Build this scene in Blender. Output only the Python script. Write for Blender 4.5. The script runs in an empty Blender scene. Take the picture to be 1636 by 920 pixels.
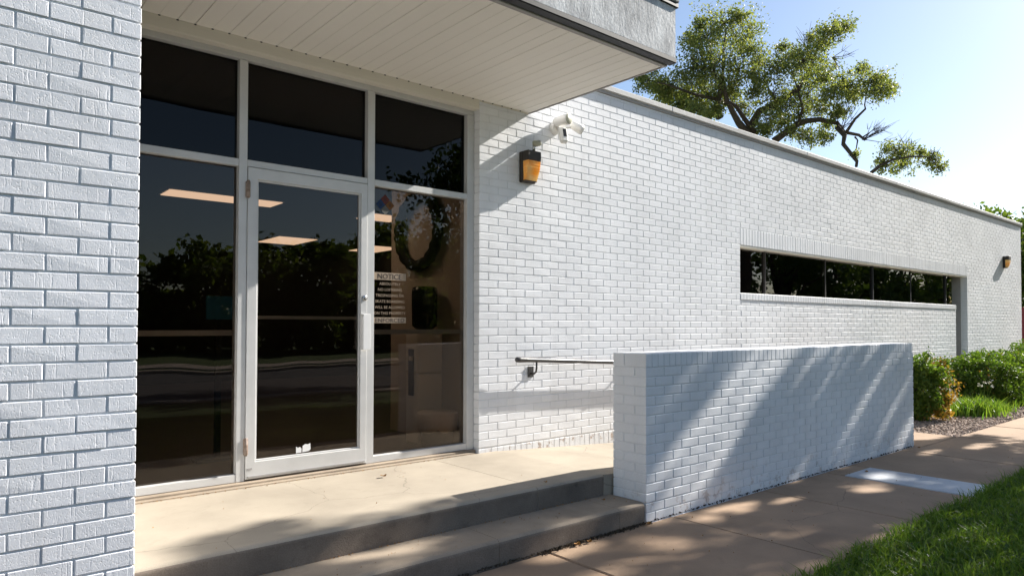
import bpy, math, random
import numpy as np
from mathutils import Vector, Matrix

# ------------------------------------------------------------------ camera
W0, H0, F0, CY0 = 1636.0, 920.0, 1105.9, 495.6
YAW, PITCH, ROLL = 0.86812, 0.021026, 0.00179
CAM = np.array([-1.655, -4.684, 1.061])
scene = bpy.context.scene
col = scene.collection


def cam_axes():
    f = np.array([math.cos(YAW) * math.cos(PITCH), math.sin(YAW) * math.cos(PITCH), math.sin(PITCH)])
    r = np.array([math.sin(YAW), -math.cos(YAW), 0.0])
    u = np.cross(r, f)
    c, s = math.cos(ROLL), math.sin(ROLL)
    return c * r + s * u, -s * r + c * u, f


AX_R, AX_U, AX_F = cam_axes()
cam_data = bpy.data.cameras.new('camera')
cam = bpy.data.objects.new('camera', cam_data)
col.objects.link(cam)
cam.matrix_world = Matrix(((AX_R[0], AX_U[0], -AX_F[0], CAM[0]), (AX_R[1], AX_U[1], -AX_F[1], CAM[1]),
                           (AX_R[2], AX_U[2], -AX_F[2], CAM[2]), (0, 0, 0, 1)))
cam_data.sensor_width = 36.0
cam_data.lens = 36.0 * F0 / W0
cam_data.shift_y = (CY0 - H0 / 2) / W0
cam_data.clip_start = 0.05
cam_data.clip_end = 2000
scene.camera = cam

# ------------------------------------------------------------------ world, sun, exposure
SUN = Vector((1.0, -0.166, 0.673)).normalized()
world = bpy.data.worlds.new('World')
scene.world = world
world.use_nodes = True
wn = world.node_tree
wn.nodes.clear()
w_out = wn.nodes.new('ShaderNodeOutputWorld')
w_bg = wn.nodes.new('ShaderNodeBackground')
w_sky = wn.nodes.new('ShaderNodeTexSky')
w_sky.sky_type = 'NISHITA'
w_sky.sun_disc = False
w_sky.sun_elevation = math.asin(SUN.z)
w_sky.sun_rotation = math.atan2(SUN.x, SUN.y)
w_sky.altitude = 300
w_sky.air_density = 1.0
w_sky.dust_density = 0.9
w_sky.ozone_density = 1.6
w_bg.inputs['Strength'].default_value = 0.067
wn.links.new(w_sky.outputs[0], w_bg.inputs['Color'])
wn.links.new(w_bg.outputs[0], w_out.inputs['Surface'])

sun_data = bpy.data.lights.new('sun', 'SUN')
sun_data.energy = 4.8
sun_data.angle = math.radians(0.53)
sun_data.color = (1.0, 0.95, 0.88)
sun = bpy.data.objects.new('sun', sun_data)
col.objects.link(sun)
sun.rotation_euler = SUN.to_track_quat('Z', 'Y').to_euler()
sun.location = (30, -5, 20)

scene.view_settings.view_transform = 'Standard'
scene.view_settings.look = 'None'
scene.view_settings.exposure = 1.30
scene.view_settings.gamma = 1.0
scene.view_settings.use_curve_mapping = False

rng = np.random.default_rng(7)
random.seed(7)


def ray_dir(x, y):
    return AX_R * ((x - W0 / 2) / F0) + AX_U * ((CY0 - y) / F0) + AX_F


def project(P):
    v = np.asarray(P, float) - CAM
    d = v @ AX_F
    return W0 / 2 + F0 * (v @ AX_R) / d, CY0 - F0 * (v @ AX_U) / d, d


# ------------------------------------------------------------------ materials
def new_mat(name):
    m = bpy.data.materials.new(name)
    m.use_nodes = True
    m.node_tree.nodes.clear()
    return m, m.node_tree


class NT:
    def __init__(self, nt):
        self.nt = nt

    def n(self, t, **kw):
        nd = self.nt.nodes.new(t)
        for k, v in kw.items():
            if k in nd.inputs:
                nd.inputs[k].default_value = v
            else:
                setattr(nd, k, v)
        return nd

    def l(self, a, b):
        self.nt.links.new(a, b)


def surface(name, color, rough=0.7, var=0.12, scale=6.0, bump=0.0, bump_scale=60.0, color2=None, spec=0.3,
            metal=0.0, stretch=(1, 1, 1), fine=0.0, bump_dist=0.004, island=0.0, detail=6.0, stain=0.0, cracks=0.0):
    """principled surface: large mottling + fine grain + optional bump."""
    m, nt = new_mat(name)
    g = NT(nt)
    out = g.n('ShaderNodeOutputMaterial')
    p = g.n('ShaderNodeBsdfPrincipled', Roughness=rough, Metallic=metal)
    p.inputs['Specular IOR Level'].default_value = spec
    geo = g.n('ShaderNodeNewGeometry')
    mp = g.n('ShaderNodeMapping')
    mp.inputs['Scale'].default_value = stretch
    g.l(geo.outputs['Position'], mp.inputs['Vector'])
    n1 = g.n('ShaderNodeTexNoise', Scale=scale, Detail=detail, Roughness=0.6)
    g.l(mp.outputs[0], n1.inputs['Vector'])
    ramp = g.n('ShaderNodeMapRange')
    ramp.inputs['From Min'].default_value = 0.3
    ramp.inputs['From Max'].default_value = 0.7
    g.l(n1.outputs['Fac'], ramp.inputs['Value'])
    mix = g.n('ShaderNodeMix', data_type='RGBA')
    c = np.array(color)
    c2 = np.array(color2) if color2 else c * (1 - var)
    c1 = c if color2 else c * (1 + var * 0.5)
    mix.inputs[6].default_value = (*np.clip(c1, 0, 1), 1)
    mix.inputs[7].default_value = (*np.clip(c2, 0, 1), 1)
    g.l(ramp.outputs[0], mix.inputs[0])
    colout = mix.outputs[2]
    if fine > 0:
        n2 = g.n('ShaderNodeTexNoise', Scale=bump_scale * 2.0, Detail=3.0)
        g.l(geo.outputs['Position'], n2.inputs['Vector'])
        mr = g.n('ShaderNodeMapRange')
        mr.inputs['From Min'].default_value = 0.3
        mr.inputs['From Max'].default_value = 0.7
        mr.inputs['To Min'].default_value = 1 - fine
        mr.inputs['To Max'].default_value = 1 + fine * 0.6
        g.l(n2.outputs['Fac'], mr.inputs['Value'])
        mm = g.n('ShaderNodeVectorMath', operation='SCALE')
        g.l(colout, mm.inputs[0])
        g.l(mr.outputs[0], mm.inputs['Scale'])
        colout = mm.outputs[0]
    if stain > 0:
        for (sc_s, lo, hi, amt) in ((0.9, 0.50, 0.72, stain), (7.0, 0.60, 0.72, stain * .6), (26.0, 0.68, 0.73, stain * .9)):
            ns_ = g.n('ShaderNodeTexNoise', Scale=sc_s, Detail=7.0, Roughness=0.62, Distortion=0.6)
            g.l(geo.outputs['Position'], ns_.inputs['Vector'])
            mr = g.n('ShaderNodeMapRange')
            mr.inputs['From Min'].default_value = lo
            mr.inputs['From Max'].default_value = hi
            mr.inputs['To Min'].default_value = 1.0
            mr.inputs['To Max'].default_value = 1 - amt
            g.l(ns_.outputs['Fac'], mr.inputs['Value'])
            mm = g.n('ShaderNodeVectorMath', operation='SCALE')
            g.l(colout, mm.inputs[0])
            g.l(mr.outputs[0], mm.inputs['Scale'])
            colout = mm.outputs[0]
    if cracks > 0:
        wv = g.n('ShaderNodeTexNoise', Scale=3.0, Detail=4.0)
        g.l(geo.outputs['Position'], wv.inputs['Vector'])
        av = g.n('ShaderNodeMixRGB', blend_type='ADD')
        av.inputs[0].default_value = 0.25
        g.l(geo.outputs['Position'], av.inputs[1])
        g.l(wv.outputs['Color'], av.inputs[2])
        vo = g.n('ShaderNodeTexVoronoi', feature='DISTANCE_TO_EDGE', Scale=0.55)
        g.l(av.outputs[0], vo.inputs['Vector'])
        mr = g.n('ShaderNodeMapRange')
        mr.inputs['From Min'].default_value = 0.0
        mr.inputs['From Max'].default_value = 0.0022
        mr.inputs['To Min'].default_value = 1 - cracks
        mr.inputs['To Max'].default_value = 1.0
        g.l(vo.outputs['Distance'], mr.inputs['Value'])
        mm = g.n('ShaderNodeVectorMath', operation='SCALE')
        g.l(colout, mm.inputs[0])
        g.l(mr.outputs[0], mm.inputs['Scale'])
        colout = mm.outputs[0]
    if island > 0:
        mr = g.n('ShaderNodeMapRange')
        mr.inputs['To Min'].default_value = 1 - island
        mr.inputs['To Max'].default_value = 1 + island
        g.l(geo.outputs['Random Per Island'], mr.inputs['Value'])
        mm = g.n('ShaderNodeVectorMath', operation='SCALE')
        g.l(colout, mm.inputs[0])
        g.l(mr.outputs[0], mm.inputs['Scale'])
        colout = mm.outputs[0]
    g.l(colout, p.inputs['Base Color'])
    if bump > 0:
        nb = g.n('ShaderNodeTexNoise', Scale=bump_scale, Detail=5.0, Roughness=0.65)
        g.l(mp.outputs[0], nb.inputs['Vector'])
        b = g.n('ShaderNodeBump', Strength=bump, Distance=bump_dist)
        g.l(nb.outputs['Fac'], b.inputs['Height'])
        g.l(b.outputs[0], p.inputs['Normal'])
    g.l(p.outputs[0], out.inputs['Surface'])
    return m


def painted_brick(name, base=(0.775, 0.785, 0.80), bump=0.35, peel=False, joints=False):
    """thick white paint over textured brick: wire-cut pits, vertical drags, a little grime; paint lost in patches low down."""
    m, nt = new_mat(name)
    g = NT(nt)
    out = g.n('ShaderNodeOutputMaterial')
    p = g.n('ShaderNodeBsdfPrincipled', Roughness=0.55)
    p.inputs['Specular IOR Level'].default_value = 0.25
    geo = g.n('ShaderNodeNewGeometry')
    big = g.n('ShaderNodeTexNoise', Scale=1.3, Detail=4.0)
    g.l(geo.outputs['Position'], big.inputs['Vector'])
    mix = g.n('ShaderNodeMix', data_type='RGBA')
    mix.inputs[6].default_value = (*[x * 0.93 for x in base], 1)
    mix.inputs[7].default_value = (*[min(1, x * 1.04) for x in base], 1)
    mr = g.n('ShaderNodeMapRange')
    mr.inputs['From Min'].default_value = 0.35
    mr.inputs['From Max'].default_value = 0.65
    g.l(big.outputs['Fac'], mr.inputs['Value'])
    g.l(mr.outputs[0], mix.inputs[0])
    colr = mix.outputs[2]
    # faint rain streaks and grime clouds
    mps = g.n('ShaderNodeMapping')
    mps.inputs['Scale'].default_value = (5.0, 5.0, 0.35)
    g.l(geo.outputs['Position'], mps.inputs['Vector'])
    st_ = g.n('ShaderNodeTexNoise', Scale=1.6, Detail=5.0, Roughness=0.6)
    g.l(mps.outputs[0], st_.inputs['Vector'])
    mst = g.n('ShaderNodeMapRange')
    mst.inputs['From Min'].default_value = 0.50
    mst.inputs['From Max'].default_value = 0.78
    mst.inputs['To Max'].default_value = 0.22
    g.l(st_.outputs['Fac'], mst.inputs['Value'])
    mxs = g.n('ShaderNodeMix', data_type='RGBA')
    mxs.inputs[7].default_value = (0.50, 0.49, 0.47, 1)
    g.l(mst.outputs[0], mxs.inputs[0])
    g.l(colr, mxs.inputs[6])
    colr = mxs.outputs[2]
    # per-brick tone
    rr = g.n('ShaderNodeObjectInfo')
    add = g.n('ShaderNodeMath', operation='ADD')
    g.l(rr.outputs['Random'], add.inputs[0])
    g.l(geo.outputs['Random Per Island'], add.inputs[1])
    mr2 = g.n('ShaderNodeMapRange')
    mr2.inputs['From Max'].default_value = 2.0
    mr2.inputs['To Min'].default_value = 0.955
    mr2.inputs['To Max'].default_value = 1.03
    g.l(add.outputs[0], mr2.inputs['Value'])
    sc = g.n('ShaderNodeVectorMath', operation='SCALE')
    g.l(colr, sc.inputs[0])
    g.l(mr2.outputs[0], sc.inputs['Scale'])
    colr = sc.outputs[0]
    # grime specks
    sp = g.n('ShaderNodeTexNoise', Scale=95.0, Detail=2.0)
    g.l(geo.outputs['Position'], sp.inputs['Vector'])
    mr3 = g.n('ShaderNodeMapRange')
    mr3.inputs['From Min'].default_value = 0.66
    mr3.inputs['From Max'].default_value = 0.74
    g.l(sp.outputs['Fac'], mr3.inputs['Value'])
    mm = g.n('ShaderNodeMix', data_type='RGBA')
    mm.inputs[7].default_value = (0.45, 0.43, 0.41, 1)
    mlt = g.n('ShaderNodeMath', operation='MULTIPLY')
    mlt.inputs[1].default_value = 0.30
    g.l(mr3.outputs[0], mlt.inputs[0])
    g.l(mlt.outputs[0], mm.inputs[0])
    g.l(colr, mm.inputs[6])
    colr = mm.outputs[2]
    # paint flaked off low on the wall, bare brick and dirt showing
    sep = g.n('ShaderNodeSeparateXYZ')
    g.l(geo.outputs['Position'], sep.inputs[0])
    low = g.n('ShaderNodeMapRange')
    low.inputs['From Min'].default_value = -0.02 if peel else -0.24
    low.inputs['From Max'].default_value = 0.10 if peel else -0.06
    low.inputs['To Min'].default_value = 1.0
    low.inputs['To Max'].default_value = 0.0
    g.l(sep.outputs['Z'], low.inputs['Value'])
    fl = g.n('ShaderNodeTexNoise', Scale=9.0, Detail=5.0, Roughness=0.7)
    g.l(geo.outputs['Position'], fl.inputs['Vector'])
    flr = g.n('ShaderNodeMapRange')
    flr.inputs['From Min'].default_value = 0.55
    flr.inputs['From Max'].default_value = 0.62
    g.l(fl.outputs['Fac'], flr.inputs['Value'])
    fm = g.n('ShaderNodeMath', operation='MULTIPLY')
    g.l(low.outputs[0], fm.inputs[0])
    g.l(flr.outputs[0], fm.inputs[1])
    fm2 = g.n('ShaderNodeMath', operation='MULTIPLY')
    g.l(fm.outputs[0], fm2.inputs[0])
    fm2.inputs[1].default_value = 0.75 if peel else 0.45
    mf = g.n('ShaderNodeMix', data_type='RGBA')
    mf.inputs[7].default_value = (0.33, 0.22, 0.15, 1)
    g.l(fm2.outputs[0], mf.inputs[0])
    g.l(colr, mf.inputs[6])
    g.l(mf.outputs[2], p.inputs['Base Color'])
    # relief: scattered pits, fine vertical drag lines, slight waviness of the thick paint
    mp = g.n('ShaderNodeMapping')
    mp.inputs['Scale'].default_value = (1.0, 1.0, 0.6)
    g.l(geo.outputs['Position'], mp.inputs['Vector'])
    nb = g.n('ShaderNodeTexNoise', Scale=190.0, Detail=3.0, Roughness=0.65)
    g.l(mp.outputs[0], nb.inputs['Vector'])
    pit = g.n('ShaderNodeMapRange')
    pit.inputs['From Min'].default_value = 0.54
    pit.inputs['From Max'].default_value = 0.72
    pit.inputs['To Max'].default_value = -1.0
    g.l(nb.outputs['Fac'], pit.inputs['Value'])
    mpl = g.n('ShaderNodeMapping')
    mpl.inputs['Scale'].default_value = (1.0, 1.0, 0.07)
    g.l(geo.outputs['Position'], mpl.inputs['Vector'])
    nl_ = g.n('ShaderNodeTexNoise', Scale=110.0, Detail=2.0)
    g.l(mpl.outputs[0], nl_.inputs['Vector'])
    lin = g.n('ShaderNodeMapRange')
    lin.inputs['From Min'].default_value = 0.62
    lin.inputs['From Max'].default_value = 0.72
    lin.inputs['To Max'].default_value = -0.5
    g.l(nl_.outputs['Fac'], lin.inputs['Value'])
    nb2 = g.n('ShaderNodeTexNoise', Scale=24.0, Detail=2.0)
    g.l(geo.outputs['Position'], nb2.inputs['Vector'])
    wav = g.n('ShaderNodeMath', operation='MULTIPLY')
    wav.inputs[1].default_value = 0.55
    g.l(nb2.outputs['Fac'], wav.inputs[0])
    ad0 = g.n('ShaderNodeMath', operation='ADD')
    g.l(pit.outputs[0], ad0.inputs[0])
    g.l(lin.outputs[0], ad0.inputs[1])
    ad = g.n('ShaderNodeMath', operation='ADD')
    g.l(ad0.outputs[0], ad.inputs[0])
    g.l(wav.outputs[0], ad.inputs[1])
    b = g.n('ShaderNodeBump', Strength=bump, Distance=0.0022)
    g.l(ad.outputs[0], b.inputs['Height'])
    g.l(b.outputs[0], p.inputs['Normal'])
    g.l(p.outputs[0], out.inputs['Surface'])
    return m


def leaf_mat(name, c1, c2, trans=0.45, rough=0.5):
    m, nt = new_mat(name)
    g = NT(nt)
    out = g.n('ShaderNodeOutputMaterial')
    geo = g.n('ShaderNodeNewGeometry')
    mix = g.n('ShaderNodeMix', data_type='RGBA')
    mix.inputs[6].default_value = (*c1, 1)
    mix.inputs[7].default_value = (*c2, 1)
    g.l(geo.outputs['Random Per Island'], mix.inputs[0])
    d = g.n('ShaderNodeBsdfPrincipled', Roughness=rough)
    d.inputs['Specular IOR Level'].default_value = 0.35
    t = g.n('ShaderNodeBsdfTranslucent')
    br = g.n('ShaderNodeVectorMath', operation='MULTIPLY')
    br.inputs[1].default_value = (1.5, 1.6, 0.7)
    g.l(mix.outputs[2], d.inputs['Base Color'])
    g.l(mix.outputs[2], br.inputs[0])
    g.l(br.outputs[0], t.inputs['Color'])
    ms = g.n('ShaderNodeMixShader')
    ms.inputs[0].default_value = trans
    g.l(d.outputs[0], ms.inputs[1])
    g.l(t.outputs[0], ms.inputs[2])
    g.l(ms.outputs[0], out.inputs['Surface'])
    return m


def glass_mat(name, tint, ior=1.5, refl=1.0):
    m, nt = new_mat(name)
    g = NT(nt)
    out = g.n('ShaderNodeOutputMaterial')
    tr = g.n('ShaderNodeBsdfTransparent')
    tr.inputs['Color'].default_value = (*tint, 1)
    gl = g.n('ShaderNodeBsdfGlossy', Roughness=0.0)
    gl.inputs['Color'].default_value = (refl, refl, refl, 1)
    fr = g.n('ShaderNodeFresnel', IOR=ior)
    geo = g.n('ShaderNodeNewGeometry')
    nz = g.n('ShaderNodeTexNoise', Scale=1.6, Detail=1.0)
    g.l(geo.outputs['Position'], nz.inputs['Vector'])
    b = g.n('ShaderNodeBump', Strength=0.10, Distance=0.02)
    g.l(nz.outputs['Fac'], b.inputs['Height'])
    g.l(b.outputs[0], gl.inputs['Normal'])
    ms = g.n('ShaderNodeMixShader')
    g.l(fr.outputs[0], ms.inputs[0])
    g.l(tr.outputs[0], ms.inputs[1])
    g.l(gl.outputs[0], ms.inputs[2])
    g.l(ms.outputs[0], out.inputs['Surface'])
    return m


def emit_mat(name, color, strength):
    m, nt = new_mat(name)
    g = NT(nt)
    out = g.n('ShaderNodeOutputMaterial')
    e = g.n('ShaderNodeEmission', Strength=strength)
    e.inputs['Color'].default_value = (*color, 1)
    g.l(e.outputs[0], out.inputs['Surface'])
    return m


M = {}
M['brick'] = painted_brick('painted_brick')
M['brick_pier'] = painted_brick('painted_brick_pier', base=(0.74, 0.75, 0.78), bump=0.85)
M['brick_base'] = painted_brick('painted_brick_flaking', peel=True)
M['mortar'] = painted_brick('painted_mortar', base=(0.73, 0.74, 0.75), bump=0.3)
M['concrete'] = surface('concrete', (0.385, 0.335, 0.265), 0.85, 0.16, 1.6, 0.35, 150, fine=0.12, bump_dist=0.002, stain=0.16, cracks=0.35)
M['walk'] = surface('sidewalk_concrete', (0.36, 0.25, 0.165), 0.85, 0.2, 1.3, 0.35, 140, fine=0.14, bump_dist=0.002, stain=0.22, cracks=0.4)
M['step'] = surface('step_concrete', (0.37, 0.30, 0.225), 0.85, 0.25, 2.2, 0.5, 120, fine=0.15, bump_dist=0.003, stain=0.3)
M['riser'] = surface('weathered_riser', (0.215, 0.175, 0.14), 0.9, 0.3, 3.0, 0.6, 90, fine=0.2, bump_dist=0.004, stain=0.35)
M['white_slab'] = surface('pale_slab', (0.54, 0.56, 0.58), 0.8, 0.12, 2.0, 0.3, 150, fine=0.08, bump_dist=0.002, stain=0.22)
M['soffit'] = surface('soffit_vinyl', (0.89, 0.855, 0.79), 0.5, 0.05, 0.9, 0.0, fine=0.0)
M['trim'] = surface('trim_paint', (0.76, 0.72, 0.63), 0.5, 0.08, 3.0, 0.15, 60, stretch=(0.3, 1, 3))
M['stucco'] = surface('stucco', (0.80, 0.80, 0.79), 0.8, 0.0, 5.5, 0.6, 38, color2=(0.22, 0.22, 0.225), fine=0.22, bump_dist=0.006, stretch=(1, 1, 0.55), detail=9.0)
M['dark_metal_and_shade'] = surface('dark_metal_and_shade', (0.012, 0.012, 0.013), 0.45, 0.2, 8, 0.05, 40)  # dark metal parts, also painted shade in soffit gaps and drip recess
M['grey_metal'] = surface('grey_metal_trim', (0.36, 0.35, 0.34), 0.55, 0.15, 5)
M['coping'] = surface('coping_metal', (0.52, 0.51, 0.49), 0.5, 0.22, 2.4, 0.2, 20, stretch=(0.4, 1, 1), fine=0.1)
M['alu'] = surface('storefront_aluminium', (0.60, 0.60, 0.59), 0.42, 0.08, 5, 0.08, 60, spec=0.5, metal=0.15)
M['frame_dark'] = surface('gasket', (0.02, 0.02, 0.02), 0.6)
M['glass'] = glass_mat('tinted_glass', (0.70, 0.62, 0.54), 1.42)
M['glass_win'] = glass_mat('dark_window_glass', (0.55, 0.50, 0.42))
M['glass_top'] = glass_mat('transom_glass', (0.20, 0.17, 0.15), 1.30)
M['chrome'] = surface('lock_metal', (0.6, 0.6, 0.6), 0.25, 0.1, 20, metal=1.0)
M['rust'] = surface('rusty_hinge', (0.36, 0.30, 0.26), 0.6, 0.0, 40, 0.3, 90, color2=(0.16, 0.10, 0.065))
M['white_paint'] = surface('white_paint', (0.78, 0.78, 0.77), 0.45, 0.05, 6)
M['rail'] = surface('handrail_paint', (0.055, 0.052, 0.05), 0.35, 0.2, 12, 0.1, 90, spec=0.5)
M['bronze'] = surface('bronze_housing', (0.05, 0.042, 0.036), 0.5, 0.25, 14, 0.1, 70)
M['sensor'] = surface('sensor_lens', (0.40, 0.40, 0.31), 0.35, 0.1, 20)
M['plastic_white'] = surface('white_plastic', (0.80, 0.79, 0.76), 0.4, 0.03, 10)
M['black'] = surface('black_plastic', (0.012, 0.012, 0.014), 0.3, 0.1, 10)
M['soil'] = surface('soil', (0.10, 0.075, 0.05), 0.95, 0.4, 7, 0.8, 30, fine=0.3)
M['grass_ground'] = surface('lawn_soil', (0.055, 0.085, 0.025), 0.95, 0.4, 3, 0.8, 40, fine=0.3)
M['ground'] = surface('ground', (0.075, 0.105, 0.035), 0.95, 0.35, 0.6, 0.6, 20, fine=0.2)
M['asphalt'] = surface('asphalt', (0.10, 0.095, 0.095), 0.9, 0.2, 1.5, 0.4, 80, fine=0.2)
M['kerb'] = surface('kerb_concrete', (0.40, 0.34, 0.29), 0.85, 0.15, 3, 0.3, 90, fine=0.1)
M['chips'] = surface('mulch_chips', (0.40, 0.31, 0.25), 0.9, 0.3, 30, island=0.45)
M['bark'] = surface('bark', (0.085, 0.065, 0.05), 0.9, 0.3, 9, 0.9, 40, stretch=(1, 1, 0.3), bump_dist=0.02)
M['leaf_oak'] = leaf_mat('oak_leaves', (0.085, 0.12, 0.042), (0.25, 0.245, 0.085), 0.45)
M['leaf_shade'] = leaf_mat('street_tree_leaves', (0.05, 0.09, 0.02), (0.10, 0.13, 0.03), 0.3)
M['leaf_far'] = leaf_mat('far_leaves', (0.05, 0.085, 0.02), (0.12, 0.15, 0.03))
M['leaf_box'] = leaf_mat('boxwood_leaves', (0.045, 0.10, 0.013), (0.14, 0.20, 0.028), 0.35)
M['leaf_brown'] = leaf_mat('browned_leaves', (0.28, 0.14, 0.025), (0.42, 0.27, 0.06), 0.3)
M['grass'] = leaf_mat('grass_blades', (0.055, 0.125, 0.018), (0.20, 0.27, 0.045), 0.42)
M['dry'] = leaf_mat('dry_blades', (0.30, 0.24, 0.12), (0.20, 0.18, 0.07), 0.3)
M['fallen'] = surface('fallen_leaf', (0.42, 0.20, 0.04), 0.8, 0.0, 60, color2=(0.16, 0.08, 0.03))
def amber_mat():
    m, nt = new_mat('amber_lens')
    g = NT(nt)
    out = g.n('ShaderNodeOutputMaterial')
    geo = g.n('ShaderNodeNewGeometry')
    nz = g.n('ShaderNodeTexNoise', Scale=9.0, Detail=4.0)
    g.l(geo.outputs['Position'], nz.inputs['Vector'])
    rp_ = g.n('ShaderNodeMapRange')
    rp_.inputs['From Min'].default_value = 0.35
    rp_.inputs['From Max'].default_value = 0.65
    g.l(nz.outputs['Fac'], rp_.inputs['Value'])
    mix = g.n('ShaderNodeMix', data_type='RGBA')
    mix.inputs[6].default_value = (0.95, 0.48, 0.09, 1)
    mix.inputs[7].default_value = (0.98, 0.80, 0.42, 1)
    g.l(rp_.outputs[0], mix.inputs[0])
    d = g.n('ShaderNodeBsdfPrincipled', Roughness=0.25)
    t = g.n('ShaderNodeBsdfTranslucent')
    g.l(mix.outputs[2], d.inputs['Base Color'])
    g.l(mix.outputs[2], t.inputs['Color'])
    ms = g.n('ShaderNodeMixShader')
    ms.inputs[0].default_value = 0.55
    g.l(d.outputs[0], ms.inputs[1])
    g.l(t.outputs[0], ms.inputs[2])
    g.l(ms.outputs[0], out.inputs['Surface'])
    return m


M['amber'] = amber_mat()
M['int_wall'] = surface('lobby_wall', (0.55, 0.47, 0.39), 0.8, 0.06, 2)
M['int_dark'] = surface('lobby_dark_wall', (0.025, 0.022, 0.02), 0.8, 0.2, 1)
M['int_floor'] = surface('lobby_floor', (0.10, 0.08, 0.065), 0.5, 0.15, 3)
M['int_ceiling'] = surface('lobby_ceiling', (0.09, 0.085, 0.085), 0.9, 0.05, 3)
M['panel_light'] = emit_mat('light_panel', (1.0, 0.83, 0.70), 0.62)
M['added_fill_panel'] = emit_mat('added_fill_glow', (1.0, 0.88, 0.76), 1.7)  # emission of the unseen panel added to fill the lobby
M['blind'] = surface('blind_cloth', (0.42, 0.36, 0.25), 0.9, 0.15, 2)
M['blue'] = surface('blue_print', (0.02, 0.16, 0.28), 0.5)
M['tan_print'] = surface('tan_vinyl', (0.30, 0.235, 0.17), 0.6, 0.1, 10)
M['dark_print'] = surface('dark_lettering', (0.03, 0.02, 0.02), 0.6)
M['red_fence'] = surface('red_fence_paint', (0.16, 0.025, 0.03), 0.7, 0.2, 4)
M['sign_red'] = surface('diamond_red', (0.10, 0.02, 0.015), 0.6)
M['sign_blue'] = surface('diamond_blue', (0.012, 0.04, 0.11), 0.6)
M['sign_orange'] = surface('diamond_orange', (0.14, 0.055, 0.01), 0.6)
M['sign_white'] = surface('diamond_white', (0.10, 0.10, 0.095), 0.6)
M['liner'] = surface('bin_liner', (0.70, 0.62, 0.54), 0.45, 0.1, 12, 0.6, 25, bump_dist=0.02)
M['bin'] = surface('bin_plastic', (0.09, 0.06, 0.04), 0.5)
M['cooler'] = surface('cooler_plastic', (0.80, 0.74, 0.66), 0.45, 0.05, 6)
M['bottle'] = surface('dark_bottle', (0.015, 0.018, 0.022), 0.2)
M['wreath'] = surface('dark_ring', (0.012, 0.010, 0.009), 0.8, 0.3, 40, 0.8, 60, bump_dist=0.02)
M['flower'] = surface('pale_petals', (0.75, 0.74, 0.60), 0.7)

# ------------------------------------------------------------------ object helpers
WLOC = {}


def link(o, parent=None):
    col.objects.link(o)
    if parent is not None:
        o.parent = parent
        pl = WLOC.get(parent.name, Vector((0, 0, 0)))
        o.matrix_parent_inverse = Matrix.Translation(-pl)
    return o


def tag(o, label=None, cat=None, group=None, kind=None):
    if label: o['label'] = label
    if cat: o['category'] = cat
    if group: o['group'] = group
    if kind: o['kind'] = kind
    return o


def empty(name, loc, label=None, cat=None, group=None, kind=None, parent=None):
    o = bpy.data.objects.new(name, None)
    o.empty_display_size = 0.1
    o.location = loc
    link(o, parent)
    WLOC[o.name] = Vector(loc)
    return tag(o, label, cat, group, kind)


def mesh_from(name, V, Fs, mat, smooth=False):
    me = bpy.data.meshes.new(name)
    me.from_pydata([tuple(v) for v in V], [], [tuple(f) for f in Fs])
    me.materials.append(mat)
    me.polygons.foreach_set('use_smooth', [bool(smooth)] * len(me.polygons))
    me.update()
    return me


def fast_mesh(name, V, tris=None, quads=None, mat=None, smooth=False):
    me = bpy.data.meshes.new(name)
    V = np.asarray(V, np.float32)
    loops, starts, n = [], [], 0
    if tris is not None and len(tris):
        tris = np.asarray(tris, np.int32)
        loops.append(tris.ravel())
        starts.append(np.arange(len(tris)) * 3)
        n = len(tris) * 3
    if quads is not None and len(quads):
        quads = np.asarray(quads, np.int32)
        loops.append(quads.ravel())
        starts.append(n + np.arange(len(quads)) * 4)
    loops = np.concatenate(loops)
    starts = np.concatenate(starts)
    me.vertices.add(len(V))
    me.vertices.foreach_set('co', V.ravel())
    me.loops.add(len(loops))
    me.loops.foreach_set('vertex_index', loops.astype(np.int32))
    me.polygons.add(len(starts))
    me.polygons.foreach_set('loop_start', starts.astype(np.int32))
    me.polygons.foreach_set('use_smooth', np.full(len(starts), bool(smooth)))
    me.materials.append(mat)
    me.update(calc_edges=True)
    me.validate()
    return me


def put(name, me, parent=None, loc=(0, 0, 0), rot=None, **kw):
    o = bpy.data.objects.new(name, me)
    o.location = loc
    if rot is not None:
        o.rotation_euler = rot
    link(o, parent)
    WLOC[o.name] = Vector(loc)
    return tag(o, **kw)


# chamfered block topology: vertex (corner, axis)
CORN = [(sx, sy, sz) for sx in (-1, 1) for sy in (-1, 1) for sz in (-1, 1)]


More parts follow.
